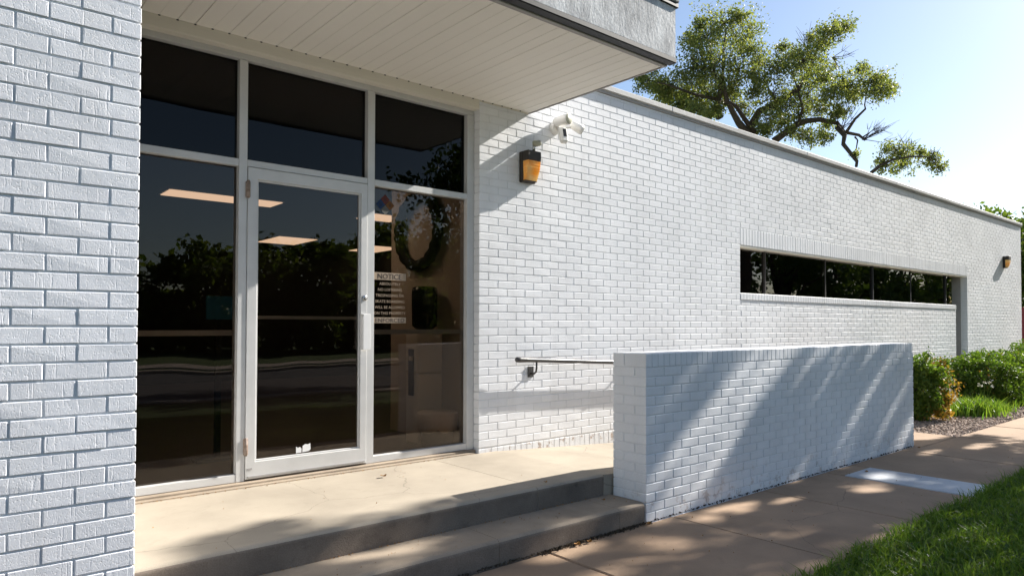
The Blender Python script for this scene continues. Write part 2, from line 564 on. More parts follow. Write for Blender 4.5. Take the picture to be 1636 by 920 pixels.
def _topology():
    idx = {(s, a): i * 3 + a for i, s in enumerate(CORN) for a in range(3)}
    P = np.array([[s[k] * (1.0 if k == a else 0.8) for k in range(3)] for s in CORN for a in range(3)])
    faces = []
    for a in range(3):
        b, c = (a + 1) % 3, (a + 2) % 3
        for t in (-1, 1):
            ring = []
            for (u, v) in ((-1, -1), (1, -1), (1, 1), (-1, 1)):
                s = [0, 0, 0]
                s[a], s[b], s[c] = t, u, v
                ring.append(idx[(tuple(s), a)])
            faces.append(ring)
        for u in (-1, 1):
            for v in (-1, 1):      # edge along a, between faces b,c
                s1, s2 = [0, 0, 0], [0, 0, 0]
                s1[a], s1[b], s1[c] = -1, u, v
                s2[a], s2[b], s2[c] = 1, u, v
                s1, s2 = tuple(s1), tuple(s2)
                faces.append([idx[(s1, b)], idx[(s2, b)], idx[(s2, c)], idx[(s1, c)]])
    for s in CORN:
        faces.append([idx[(s, 0)], idx[(s, 1)], idx[(s, 2)]])
    out = []
    for f in faces:
        p = P[f]
        n = np.cross(p[1] - p[0], p[2] - p[0])
        out.append(f if n @ p.mean(0) > 0 else f[::-1])
    q = np.array([f for f in out if len(f) == 4])
    t = np.array([f for f in out if len(f) == 3])
    return q, t


QT, TT = _topology()


def block_verts(w, d, h, c):
    half = np.array([w, d, h]) / 2
    return np.array([[s[k] * (half[k] - (0 if k == a else c)) for k in range(3)] for s in CORN for a in range(3)])


def block(name, x0, x1, y0, y1, z0, z1, mat, parent=None, c=0.003, **kw):
    """chamfered box in world coordinates, origin at its centre."""
    c = min(c, 0.3 * min(x1 - x0, y1 - y0, z1 - z0))
    V = block_verts(x1 - x0, y1 - y0, z1 - z0, c)
    me = fast_mesh(name, V, TT, QT, mat)
    return put(name, me, parent, ((x0 + x1) / 2, (y0 + y1) / 2, (z0 + z1) / 2), **kw)


def merge(parts):
    """[(V,tris,quads)] -> one"""
    Vs, Ts, Qs, n = [], [], [], 0
    for V, t, q in parts:
        Vs.append(V)
        if t is not None and len(t): Ts.append(np.asarray(t) + n)
        if q is not None and len(q): Qs.append(np.asarray(q) + n)
        n += len(V)
    return np.concatenate(Vs), (np.concatenate(Ts) if Ts else None), (np.concatenate(Qs) if Qs else None)


def prism_x(name, prof, x0, x1, mat, parent=None, smooth=False, riser=None, **kw):
    """extrude a closed y-z profile along x."""
    n = len(prof)
    V = [(x0, y, z) for y, z in prof] + [(x1, y, z) for y, z in prof]
    Fs = [list(range(n)), list(range(2 * n - 1, n - 1, -1))]
    for i in range(n):
        j = (i + 1) % n
        Fs.append([i, n + i, n + j, j])
    me = mesh_from(name, V, Fs, mat)
    bm_fix(me)
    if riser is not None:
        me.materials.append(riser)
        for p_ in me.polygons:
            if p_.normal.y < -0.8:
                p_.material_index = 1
    return put(name, me, parent, **kw)


def bm_fix(me):
    import bmesh
    bm = bmesh.new()
    bm.from_mesh(me)
    bmesh.ops.recalc_face_normals(bm, faces=bm.faces)
    bm.to_mesh(me)
    bm.free()
    me.update()


def tube_arr(pts, radii, n=8, cap=True):
    pts = np.asarray(pts, float)
    m = len(pts)
    V, Q, T = [], [], []
    up = np.array([0.13, 0.21, 0.97])
    prev = None
    for i in range(m):
        t = pts[min(i + 1, m - 1)] - pts[max(i - 1, 0)]
        t = t / (np.linalg.norm(t) + 1e-9)
        if prev is None:
            a = np.cross(t, up)
            if np.linalg.norm(a) < 0.1: a = np.cross(t, [1, 0, 0])
        else:
            a = prev - t * (prev @ t)
        a = a / np.linalg.norm(a)
        prev = a
        b = np.cross(t, a)
        for k in range(n):
            an = 2 * math.pi * k / n
            V.append(pts[i] + radii[i] * (math.cos(an) * a + math.sin(an) * b))
    for i in range(m - 1):
        for k in range(n):
            k2 = (k + 1) % n
            Q.append([i * n + k, i * n + k2, (i + 1) * n + k2, (i + 1) * n + k])
    if cap:
        V.append(pts[0]); V.append(pts[-1])
        a0, a1 = len(V) - 2, len(V) - 1
        for k in range(n):
            k2 = (k + 1) % n
            T.append([a0, k2, k])
            T.append([a1, (m - 1) * n + k, (m - 1) * n + k2])
    return np.array(V), (np.array(T) if T else None), np.array(Q)


def tube(name, pts, radii, mat, parent=None, n=10, **kw):
    V, T, Q = tube_arr(pts, radii, n)
    return put(name, fast_mesh(name, V, T, Q, mat, smooth=True), parent, **kw)


# ------------------------------------------------------------------ bricks
BL, BH, JT = 0.2085, 0.0682, 0.0068
_brick_cache = {}


def brick_mesh(w, d, h, mat, seed):
    key = (round(w, 3), round(d, 3), round(h, 3), mat.name, seed)
    if key not in _brick_cache:
        r = np.random.default_rng(abs(hash(key)) % 99991)
        V = block_verts(round(w, 3), round(d, 3), round(h, 3), 0.0020 + 0.0012 * r.random())
        V = V + r.normal(0, 0.0004, V.shape)
        _brick_cache[key] = fast_mesh('brick', V, TT, QT, mat)
    return _brick_cache[key]


def bond(x0, x1, zs, L=BL, off=0.0, holes=(), j=JT, start_half=0):
    """running bond cells between x0,x1 for rows (z0,z1); yields (xa,xb,za,zb)"""
    out = []
    for i, (za, zb) in enumerate(zs):
        o = ((i + start_half) % 2) * L / 2 + off
        k = math.floor((x0 - o) / L)
        x = o + k * L
        while x < x1:
            a, b = max(x, x0), min(x + L, x1)
            segs = [(a, b)]
            for (hx0, hx1, hz0, hz1) in holes:
                if zb > hz0 + 0.01 and za < hz1 - 0.01:
                    ns = []
                    for (s, e) in segs:
                        if e <= hx0 or s >= hx1:
                            ns.append((s, e))
                        else:
                            if s < hx0: ns.append((s, hx0))
                            if e > hx1: ns.append((hx1, e))
                    segs = ns
            for (s, e) in segs:
                if e - s > 0.035:
                    out.append((s, e, za, zb))
            x += L
    return out


def rows_down(ztop, zbot, h=BH):
    out, z = [], ztop
    while z > zbot + 0.012:
        out.append((max(z - h, zbot), z))
        z -= h
    return out


def lay(parent, boxes, mat, limit=300, hide=None, field_name='brick_field', jitter=0.0004):
    """boxes: (x0,x1,y0,y1,z0,z1[,mat]) real bricks. The largest in view become objects, the rest one stuff part."""
    scored = []
    for b in boxes:
        c = ((b[0] + b[1]) / 2, b[2], (b[4] + b[5]) / 2)
        u, v, d = project(c)
        vis = d > 0.3 and -60 < u < W0 + 60 and -40 < v < H0 + 40
        if vis and hide and hide(u, v): vis = False
        if vis and len(b) > 7 and b[7] == 'back': vis = False
        area = (b[1] - b[0] + 0.3 * (b[3] - b[2])) * (b[5] - b[4]) / max(d, .3) ** 2 if vis else 0
        scored.append((area, b))
    scored.sort(key=lambda t: -t[0])
    rest = []
    r = np.random.default_rng(len(boxes))
    for i, (a, b) in enumerate(scored):
        m = b[6] if len(b) > 6 and b[6] is not None else mat
        w, d, h = b[1] - b[0], b[3] - b[2], b[5] - b[4]
        jy = float(r.normal(0, jitter))
        ctr = ((b[0] + b[1]) / 2, (b[2] + b[3]) / 2 + jy, (b[4] + b[5]) / 2)
        if a > 0 and i < limit:
            o = bpy.data.objects.new('brick', brick_mesh(w, d, h, m, int(r.integers(5))))
            o.location = ctr
            o.rotation_euler = (float(r.normal(0, .0025)), float(r.normal(0, .003)), float(r.normal(0, .0018)))
            link(o, parent)
        else:
            V = block_verts(w, d, h, 0.0025) + r.normal(0, 0.00022, (24, 3)) + np.array(ctr)
            rest.append((V, TT, QT, m))
    mats = []
    for t in rest:
        if t[3] not in mats: mats.append(t[3])
    if rest:
        rest.sort(key=lambda t: mats.index(t[3]))
        V, T, Q = merge([t[:3] for t in rest])
        me = fast_mesh(field_name, V, T, Q, mats[0])
        if len(mats) > 1:
            for m in mats[1:]: me.materials.append(m)
            n0 = len(rest)
            ids = np.array([mats.index(t[3]) for t in rest])
            pi = np.concatenate([np.repeat(ids, len(TT)), np.repeat(ids, len(QT))]).astype(np.int32)
            if len(pi) == len(me.polygons):
                me.polygons.foreach_set('material_index', pi)
        put(field_name, me, parent, kind='stuff')


# ------------------------------------------------------------------ terrain
GZ = -0.33                 # sidewalk level
LZ = -0.03                 # landing level
g_me = mesh_from('ground', [(-400, -400, -0.42), (400, -400, -0.42), (400, 400, -0.42), (-400, 400, -0.42)], [(0, 1, 2, 3)], M['ground'])
put('ground', g_me, kind='structure')
block('lawn', -12, 40, -8.2, -2.803, -0.60, -0.352, M['grass_ground'], c=0.01, kind='structure')
block('road', -60, 120, -17.0, -8.5, -0.60, -0.405, M['asphalt'], c=0.01, kind='structure')
block('kerb', -60, 80, -8.5, -8.2, -0.60, -0.30, M['kerb'], c=0.02, kind='structure')
block('kerb', -60, 80, -17.3, -17.0, -0.60, -0.30, M['kerb'], c=0.02, kind='structure')
block('sidewalk_opposite', -60, 80, -21.5, -19.6, -0.60, -0.36, M['kerb'], c=0.02, kind='structure')
block('driveway', -16, -9.5, -36, -17.3, -0.60, -0.38, M['kerb'], c=0.02, kind='structure')

walk = empty('sidewalk', (2.5, -2.1, GZ - 0.1), kind='structure')
edges = [-11.0, -9.6, -8.2, -6.8, -5.4, -4.0, -2.45, -1.2, 0.05, 1.28, 2.52, 3.76, 4.88]
G = 0.005
for a, b in zip(edges[:-1], edges[1:]):
    block('slab', a + G, b - G, -2.80, -1.565, GZ - 0.12, GZ + random.uniform(-.003, .003), M['walk'], walk, c=0.007)
block('slab', 4.88 + G, 5.43 - G, -2.80, -1.75, GZ - 0.12, GZ + 0.004, M['white_slab'], walk, c=0.006, label='pale bluish concrete slab set across the sidewalk')
block('slab', 4.88 + G, 5.43 - G, -1.75 + G * 2, -1.565, GZ - 0.12, GZ - 0.002, M['walk'], walk, c=0.006)
redges = [5.43, 6.68, 7.12, 8.26, 9.7, 11.1, 12.5, 13.9, 15.3, 16.7, 18.1, 19.5, 21, 24]
for a, b in zip(redges[:-1], redges[1:]):
    block('slab', a + G, b - G, -2.80, -1.64 if a > 7 else -1.565, GZ - 0.12, GZ + random.uniform(-.003, .003), M['walk'], walk, c=0.007)
block('slab', 7.12 + G, 8.26, -1.64 + 2 * G, -0.02, GZ - 0.12, GZ - 0.001, M['walk'], walk, c=0.007)
block('soil_bed', 8.27, 22, -1.635, -0.01, -0.6, GZ - 0.035, M['soil'], c=0.01, kind='structure')
block('soil_strip', -11, 24, -2.80, -1.55, -0.6, GZ - 0.05, M['soil'], c=0.002, kind='structure')

# landing, step and ramp
landing = empty('landing', (0.5, -0.6, GZ), kind='structure')


def nosing(yf, zt, r, zb, yb):
    pts = [(yb, zb), (yb, zt)]
    for k in range(7):
        a = math.pi / 2 * k / 6
        pts.append((yf + r - r * math.sin(a), zt - r + r * math.cos(a)))
    pts.append((yf + 0.012, zb))
    return pts


lj = [-3.1, 1.50, 2.15]
for a, b in zip(lj[:-1], lj[1:]):
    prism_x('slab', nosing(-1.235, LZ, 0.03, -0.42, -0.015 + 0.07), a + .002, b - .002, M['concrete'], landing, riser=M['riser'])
sj = [-3.1, -1.1, 0.9, 1.95, 2.215]
for a, b in zip(sj[:-1], sj[1:]):
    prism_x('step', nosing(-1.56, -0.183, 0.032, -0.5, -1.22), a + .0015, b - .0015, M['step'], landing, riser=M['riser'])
# ramp sloping down behind the low wall (with the short flat run-out by the landing)
rp = [(-1.235, 1)]
rv, rf = [], []
stations = [(2.15, LZ - .003), (3.6, -0.118), (5.6, -0.23), (7.12, GZ)]
for x, z in stations:
    rv += [(x, -1.235, z), (x, 0.002, z), (x, 0.002, -0.5), (x, -1.235, -0.5)]
for i in range(len(stations) - 1):
    a, b = i * 4, i * 4 + 4
    for k in range(4):
        rf.append((a + k, b + k, b + (k + 1) % 4, a + (k + 1) % 4))
nl = (len(stations) - 1) * 4
rf += [(0, 1, 2, 3), (nl, nl + 3, nl + 2, nl + 1)]
rme = mesh_from('ramp', rv, rf, M['concrete'])
bm_fix(rme)
put('ramp', rme, kind='structure')

# ------------------------------------------------------------------ the building
bld = empty('building', (4.0, 2.0, -0.35), 'long white painted brick building with a glass entrance under a flat canopy', 'building')
XJ, XE, ZT = 1.943, 18.05, 3.385
WIN = (6.0, 14.27, 1.40, 2.055)         # opening of the ribbon window (x0,x1,z sill,z head)
SLOT = (13.62, 14.27)
# mortar backing (recessed joints), pieces round the openings
facade = block('facade_wall', XJ + .007, 6.0 - .006, 0.0034, 0.24, -0.45, ZT, M['mortar'], bld, c=0.001)
block('facade_wall', 6.0 - .006, XE - .007, 0.0034, 0.24, 2.055 + .004, ZT, M['mortar'], bld, c=0.001)
block('facade_wall', 6.0 - .006, SLOT[0] - .007, 0.0094, 0.10, -0.45, 1.395, M['mortar'], bld, c=0.001)
block('facade_wall', 14.27 + .007, XE - .007, 0.0034, 0.24, -0.45, 2.055 + .004, M['mortar'], bld, c=0.001)
block('side_wall', XE - .24, XE - .008, 0.24, 9.0, -0.45, ZT, M['mortar'], bld, c=0.001)
block('rear_wall', -3.2, XE - .01, 9.0, 9.2, -0.45, ZT, M['mortar'], bld, c=0.001)
block('roof', -3.2, XE - .02, 0.2, 9.2, 3.25, 3.36, M['coping'], bld, c=0.003)
bx = []
D = 0.09
zrows = rows_down(2.263 + 16 * BH, 0.005)[0:]
zrows = [(a, b) for a, b in zrows if b <= ZT + 0.001]
top = zrows[0][1]
holes = [(6.0, 14.27, 1.40, 2.263 - .001), (6.0, 14.27, -1, 1.41)]
h = JT / 2
for (a, b, za, zb) in bond(XJ, XE, zrows, holes=holes, off=XJ):
    bx.append((a + (h if a > XJ + .001 else 0), b - (h if b < XE - .001 else 0), 0.0, D, za + h, zb - h))
if ZT - top > 0.03:
    for (a, b, za, zb) in bond(XJ, XE, [(top, ZT)], off=XJ + BL / 2):
        bx.append((a + h, b - h, 0.0, D, za + h, zb - .002))
# soldier lintel
x = 6.0
while x < 14.27 - .03:
    bx.append((x + h * .8, min(x + BH, 14.27) - h * .8, -0.001, D, 2.055, 2.263 - h))
    x += BH
# infill panel below the ribbon window, closing rowlock sill
prow = rows_down(1.375, -0.20)
for (a, b, za, zb) in bond(6.0, SLOT[0], prow, off=6.03):
    bx.append((a + h, b - (h if b < SLOT[0] - .001 else 0), 0.006, 0.006 + D, za + h, zb - h))
x = 6.004
while x < SLOT[0] - .03:
    bx.append((x + h * .8, min(x + BH, SLOT[0]) - h * .8, -0.004, 0.11, 1.375 + h, 1.458))
    x += BH
# base soldier course
x = XJ
while x < 6.0 - .03:
    bx.append((x + (h if x > XJ else 0), x + BH - h, 0.001, D, -0.205, 0.005 - h, M['brick_base']))
    x += BH
x = 14.27
while x < XE - .03:
    bx.append((x + h, x + BH - h, 0.001, D, -0.205, 0.005 - h, None))
    x += BH
for (xa, xb) in ((XJ, 6.0), (14.27, XE)):
    for (a, b, za, zb) in bond(xa, xb, rows_down(-0.205, -0.42), off=xa):
        bx.append((a + h, b - h, 0.002, D, za + h, zb - h))
lay(facade, bx, M['brick'], 300, hide=lambda u, v: 980 < u < 1461 and v > 566)
# end wall brick, seen only from further right
ex = []
for (a, b, za, zb) in bond(0.1, 9.0, zrows, off=0.1):
    ex.append((XE - D, XE, a + h, b - h, za + h, zb - h, None, 'back'))
lay(facade, ex, M['brick'], 0, field_name='brick_field_end')

# coping along the roof edge: separate lengths of metal
cx = [1.95, 4.6, 7.65, 10.7, 13.75, 16.0, XE + 0.02]
for a, b in zip(cx[:-1], cx[1:]):
    block('coping', a + .002, b - .002, -0.035, 0.30, ZT + .028, ZT + 0.085, M['coping'], bld, c=0.006)
    block('coping_flashing', a + .002, b - .002, -0.018, 0.02, ZT + .002, ZT + 0.03, M['grey_metal'], bld, c=0.003)

# ---- pier on the left
PX, PY = -1.003, -1.58
pier = block('pier', -3.3, PX - .0055, PY + .0055, 0.2, -0.5, 2.97, M['mortar'], bld, c=0.001)
px = []
pz = rows_down(2.962, -0.40)
for i, (za, zb) in enumerate(pz):
    hd = 1 if i % 2 == 0 else 0
    first = BL if not hd else BL / 2
    dep = 0.0985 if not hd else 0.2
    px.append((PX - first + h, PX, PY, PY + dep, za + h, zb - h))
    xx = PX - first
    while xx > -3.3:
        px.append((max(xx - BL, -3.3) + h, xx - h, PY, PY + D, za + h, zb - h))
        xx -= BL
    yy = PY + dep + JT
    while yy < 0.1:
        px.append((PX - D, PX, yy, min(yy + BL - JT, 0.12), za + h, zb - h, None, 'back'))
        yy += BL
lay(pier, px, M['brick_pier'], 300, jitter=0.0009)

# ---- canopy: planks, fascia, drip trims
SZ = 2.985
canopy = block('canopy', -3.4, 2.52, -1.56, -0.01, SZ + 0.07, 3.40, M['stucco'], bld, c=0.002)
x = 2.505
k = 0
while x > -1.0 - 2.0:
    gap = 0.0040 if k % 3 == 0 else 0.0008
    z = SZ + random.uniform(-.0008, .0008)
    block('plank', x - 0.1062 + gap / 2, x - gap / 2, -1.498, -0.004, z, z + 0.018, M['soffit'], canopy, c=0.0015 if k % 3 else 0.0032)
    block('painted_gap_shade', x - .007, x + .007, -0.0125, -0.0045, SZ - .007, SZ - .0005, M['dark_metal_and_shade'], canopy, c=0.002)  # dark blocks painting in the shadow gaps where plank grooves meet the wall
    x -= 0.1062
    k += 1
block('soffit_edge', 2.507, 2.522, -1.535, -0.002, SZ - 0.006, SZ + 0.05, M['grey_metal'], canopy, c=0.002)
block('fascia', -3.42, 2.533, -1.602, -1.562, 3.02, 3.40, M['stucco'], canopy, c=0.004)
block('fascia', 2.494, 2.534, -1.560, -0.004, 3.02, 3.40, M['stucco'], canopy, c=0.004)
block('drip_edge', -3.42, 2.536, -1.609, -1.540, 2.982, 3.022, M['dark_metal_and_shade'], canopy, c=0.006)  # dark metal lip, blackened to paint in the shade of its recess
block('drip_edge', -3.42, 2.515, -1.538, -1.500, SZ - .010, 3.02, M['grey_metal'], canopy, c=0.003)
block('coping', -3.45, 2.552, -1.616, -1.56, 3.395, 3.43, M['dark_metal_and_shade'], canopy, c=0.004)
block('coping', 2.494, 2.558, -1.558, -0.01, 3.395, 3.43, M['dark_metal_and_shade'], canopy, c=0.004)
block('coping', -3.46, 2.556, -1.622, -0.01, 3.432, 3.62, M['stucco'], canopy, c=0.008)
block('header_trim', PX - .3, XJ + .0, -0.003, 0.09, 2.905, SZ + 0.01, M['trim'], bld, c=0.004)
block('header_trim', XJ + .002, 2.50, -0.006, 0.0, SZ - .012, SZ + .012, M['trim'], bld, c=0.002)

# ---- storefront: frame bars, panes, door
FY0, FY1, GY = 0.07, 0.175, 0.118
XL = -1.25
block('mullion', -0.052, 0.004, FY0, FY1, 0.002, 2.862, M['alu'], bld, c=0.002)
block('mullion', 0.918, 0.979, FY0, FY1, 0.002, 2.862, M['alu'], bld, c=0.002)
block('mullion', 1.868, XJ - .002, FY0, FY1, -0.005, 2.862, M['alu'], bld, c=0.002)
block('mullion', XL - .06, XL, FY0, FY1, 0.0, 2.862, M['alu'], bld, c=0.002)
block('head_bar', XL - .06, XJ - .002, FY0, FY1, 2.864, 2.906, M['alu'], bld, c=0.002)
for (a, b) in ((XL, -0.052), (0.979, 1.868)):
    block('transom_bar', a + .001, b - .001, FY0 + .002, FY1, 2.134, 2.182, M['alu'], bld, c=0.002)
    block('sill_bar', a + .001, b - .001, FY0 + .002, FY1, 0.003, 0.054, M['alu'], bld, c=0.002)
    block('guard_bar', a + .001, b - .001, 0.150, 0.168, 0.985, 1.022, M['alu'], bld, c=0.002)
    block('pane', a - .01, b + .01, GY, GY + .008, 0.045, 2.145, M['glass'], bld, c=0.0005)
    block('pane', a - .01, b + .01, GY, GY + .008, 2.17, 2.875, M['glass_top'], bld, c=0.0005)
block('transom_bar', 0.005, 0.917, FY0 + .002, FY1, 2.138, 2.184, M['alu'], bld, c=0.002)
block('pane', -0.01, 0.925, GY, GY + .008, 2.17, 2.875, M['glass_top'], bld, c=0.0005)
block('threshold', XL, XJ - .004, 0.035, 0.20, -0.035, 0.0, M['step'], bld, c=0.006)
block('threshold', XL, XJ - .03, 0.008, 0.034, -0.06, -0.016, M['step'], bld, c=0.008)
# door leaf: one rectangular frame
dx0, dx1, dz0, dz1 = 0.007, 0.915, 0.012, 2.134
ix0, ix1, iz0, iz1 = 0.074, 0.862, 0.128, 2.056


def ring_mesh(name, o, i, y0, y1, mat, c=0.003):
    V, Fs = [], []
    (ox0, ox1, oz0, oz1), (jx0, jx1, jz0, jz1) = o, i
    def rect(a, b, p, q, y): return [(a, y, p), (b, y, p), (b, y, q), (a, y, q)]
    loops = [rect(ox0, ox1, oz0, oz1, y1), rect(ox0, ox1, oz0, oz1, y0 + c), rect(ox0 + c, ox1 - c, oz0 + c, oz1 - c, y0),
             rect(jx0 - c, jx1 + c, jz0 - c, jz1 + c, y0), rect(jx0, jx1, jz0, jz1, y0 + c), rect(jx0, jx1, jz0, jz1, y1)]
    for lp in loops: V += lp
    for k in range(6):
        a, b = k * 4, ((k + 1) % 6) * 4
        for m in range(4):
            n = (m + 1) % 4
            Fs.append((a + m, a + n, b + n, b + m))
    me = mesh_from(name, V, Fs, mat)
    bm_fix(me)
    return me


door = put('door', ring_mesh('door', (dx0, dx1, dz0, dz1), (ix0, ix1, iz0, iz1), FY0 - .006, 0.115, M['alu']), bld)
put('glazing_bead', ring_mesh('glazing_bead', (ix0 + .0005, ix1 - .0005, iz0 + .0005, iz1 - .0005), (ix0 + .011, ix1 - .011, iz0 + .011, iz1 - .011), FY0 + .006, 0.105, M['alu'], .002), door)
block('pane', ix0 + .002, ix1 - .002, 0.088, 0.096, iz0 + .002, iz1 - .002, M['glass'], door, c=0.0005)
block('push_bar', ix0, ix1, 0.12, 0.135, 1.098, 1.122, M['alu'], door, c=0.002)
# pull handle: folded plate with return
block('handle', 0.862, 0.925, 0.020, 0.030, 0.872, 1.140, M['white_paint'], door, c=0.002)
block('handle', 0.862, 0.872, 0.031, 0.0635, 0.872, 1.140, M['white_paint'], door, c=0.002)
V, T, Q = tube_arr([(0.893, 0.064, 1.264), (0.893, 0.052, 1.264), (0.893, 0.050, 1.264)], [0.021, 0.021, 0.017], 16)
lock = put('lock', fast_mesh('lock', V, T, Q, M['chrome'], True), door)
V, T, Q = tube_arr([(0.893, 0.0495, 1.264), (0.893, 0.046, 1.264)], [0.011, 0.010], 14)
put('keyway', fast_mesh('keyway', V, T, Q, M['grey_metal'], True), lock)
for z in (1.98, 0.235):
    block('hinge', -0.008, 0.020, 0.048, 0.0695, z - .055, z + .055, M['rust'], door, c=0.004, label='rust streaked door hinge')
    tube('hinge_pin', [(0.004, 0.047, z - .06), (0.004, 0.047, z), (0.004, 0.047, z + .06)], [.009, .010, .009], M['rust'], door)
block('maker_plate', 0.018, 0.052, 0.0615, 0.0635, 0.075, 0.088, M['grey_metal'], door, c=0.0004)
block('door_sweep', 0.02, 0.90, 0.056, 0.0635, 0.022, 0.034, M['grey_metal'], door, c=0.001)

# ---- ribbon window
block('window_head', 6.0, 14.265, 0.004, 0.16, 2.028, 2.054, M['trim'], bld, c=0.003)
block('window_sill', 6.0, SLOT[0], 0.04, 0.16, 1.40, 1.463, M['white_paint'], bld, c=0.004)
ms = [6.0, 6.76, 8.44, 10.09, 11.65, 13.39, 13.72]
for i, (a, b) in enumerate(zip(ms[:-1], ms[1:])):
    y = 0.105 if i % 2 else 0.122
    block('window_pane', a - .01, b + .012, y, y + .008, 1.455, 2.035, M['glass_win'], bld, c=0.0005)
    if i: block('window_mullion', a - .012, a + .014, 0.098, 0.14, 1.464, 2.027, M['frame_dark'] if i not in (1, 2) else M['bronze'], bld, c=0.002)
block('slot_jamb', 14.262, 14.30, 0.107, 0.60, -0.45, 2.027, M['grey_metal'], bld, c=0.003)
block('slot_jamb', 13.72, 14.26, 0.55, 0.60, -0.45, 2.027, M['grey_metal'], bld, c=0.003)
block('caulk_line', 14.252, 14.262, 0.10, 0.112, -0.45, 2.027, M['white_paint'], bld, c=0.001)
for (a, b) in ((6.90, 8.30), (11.8, 13.3)):
    block('roller_blind', a, b, 0.23, 0.234, 1.30, 2.20, M['blind'], bld, c=0.001)
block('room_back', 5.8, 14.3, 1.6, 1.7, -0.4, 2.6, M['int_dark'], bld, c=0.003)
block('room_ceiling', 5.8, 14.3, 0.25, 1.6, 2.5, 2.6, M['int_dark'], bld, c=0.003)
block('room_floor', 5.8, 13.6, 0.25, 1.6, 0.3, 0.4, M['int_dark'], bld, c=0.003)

# ---- lobby behind the glass
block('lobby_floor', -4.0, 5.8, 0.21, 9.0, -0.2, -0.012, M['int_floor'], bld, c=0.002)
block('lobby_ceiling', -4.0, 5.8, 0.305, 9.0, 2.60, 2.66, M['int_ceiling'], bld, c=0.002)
block('lobby_wall', 2.0, 2.12, 0.305, 1.56, -0.012, 2.598, M['int_wall'], bld, c=0.002)
block('added_glow_baffle', -4.0, 5.8, 0.24, 0.30, 2.20, 2.98, M['int_dark'], bld, c=0.002)  # screen added to keep the extra panel's glow out of the transoms
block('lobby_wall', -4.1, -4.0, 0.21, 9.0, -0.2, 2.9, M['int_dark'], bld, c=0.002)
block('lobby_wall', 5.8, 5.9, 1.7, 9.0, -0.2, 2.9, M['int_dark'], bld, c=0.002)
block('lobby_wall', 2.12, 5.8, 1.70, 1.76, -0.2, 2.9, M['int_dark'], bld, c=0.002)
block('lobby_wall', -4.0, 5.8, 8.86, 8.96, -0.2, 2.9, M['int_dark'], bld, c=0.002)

# ------------------------------------------------------------------ low wall
lw = empty('low_wall', (4.6, -1.4, GZ), 'low white painted brick wall beside the steps with tree shade streaked across it', 'wall')
LX0, LX1, LY0, LY1, LT = 2.235, 7.09, -1.557, -1.250, 0.858
lcore = block('wall_core', LX0 + .006, LX1 - .006, LY0 + .006, LY1 - .006, -0.5, LT - .005, M['mortar'], lw, c=0.001)
lb = []
RH = 0.098
TH = LY1 - LY0
for i, (za, zb) in enumerate(rows_down(LT - RH, -0.42)):
    hd = i % 2
    w0 = BL / 2 if hd else BL
    dep = 0.2 if hd else 0.0975
    z0, z1 = za + h, zb - h
    lb.append((LX0, LX0 + w0 - h, LY0, LY0 + dep, z0, z1))
    lb.append((LX0, LX0 + D, LY0 + dep + JT, LY1, z0, z1))
    xx = LX0 + w0
    while xx < LX1 - .03:
        e = min(xx + BL, LX1)
        lb.append((xx + h, e - (h if e < LX1 else 0), LY0, LY0 + D, z0, z1))
        lb.append((xx + h, e - (h if e < LX1 else 0), LY1 - D, LY1, z0, z1, None, 'back'))
        xx += BL
    lb.append((LX1 - D, LX1, LY0 + D + JT, LY1 - D - JT, z0, z1, None, 'back'))
x = LX0
i = 0
while x < LX1 - .03:
    e = min(x + BH, LX1)
    a, b = x + (h * .8 if x > LX0 else 0), e - (h * .8 if e < LX1 else 0)
    lb.append((a, b, LY0 - .001, LY0 + 0.198, LT - RH + h, LT + random.uniform(-.001, .001)))
    lb.append((a, b, LY0 + 0.198 + JT * .7, LY1, LT - RH + h, LT + random.uniform(-.001, .001), None, 'back'))
    x += BH
lay(lcore, lb, M['brick'], 300)

# ------------------------------------------------------------------ handrail
rail = empty('handrail', (2.6, -0.08, 0.6), 'dark metal handrail on brackets along the brick wall above the ramp', 'handrail')
def rz(x): return 0.757 - 0.050 * (x - 2.30)
pts = [(2.285, -0.085, rz(2.285)), (2.295, -0.085, rz(2.3)), (2.33, -0.085, rz(2.33)), (2.42, -0.085, rz(2.42)), (4.5, -0.085, rz(4.5)), (6.9, -0.085, rz(6.9))]
tube('rail_bar', pts, [0.014, 0.023, 0.025, 0.0205, 0.0205, 0.0205], M['rail'], rail, n=14)
for bxx in (2.53, 3.75, 5.0, 6.3):
    br = block('bracket_plate', bxx - .034, bxx + .034, -0.012, 0.0, 0.645 - .05 * (bxx - 2.5) - .055, 0.645 - .05 * (bxx - 2.5) + .045, M['rail'], rail, c=0.003)
    zb_ = 0.625 - .05 * (bxx - 2.5)
    tube('bracket_arm', [(bxx, -0.01, zb_), (bxx, -0.05, zb_ - .002), (bxx, -0.078, zb_ + .018), (bxx, -0.085, zb_ + .05), (bxx, -0.085, rz(bxx) - .012)], [.0085] * 5, M['rail'], br, n=8)

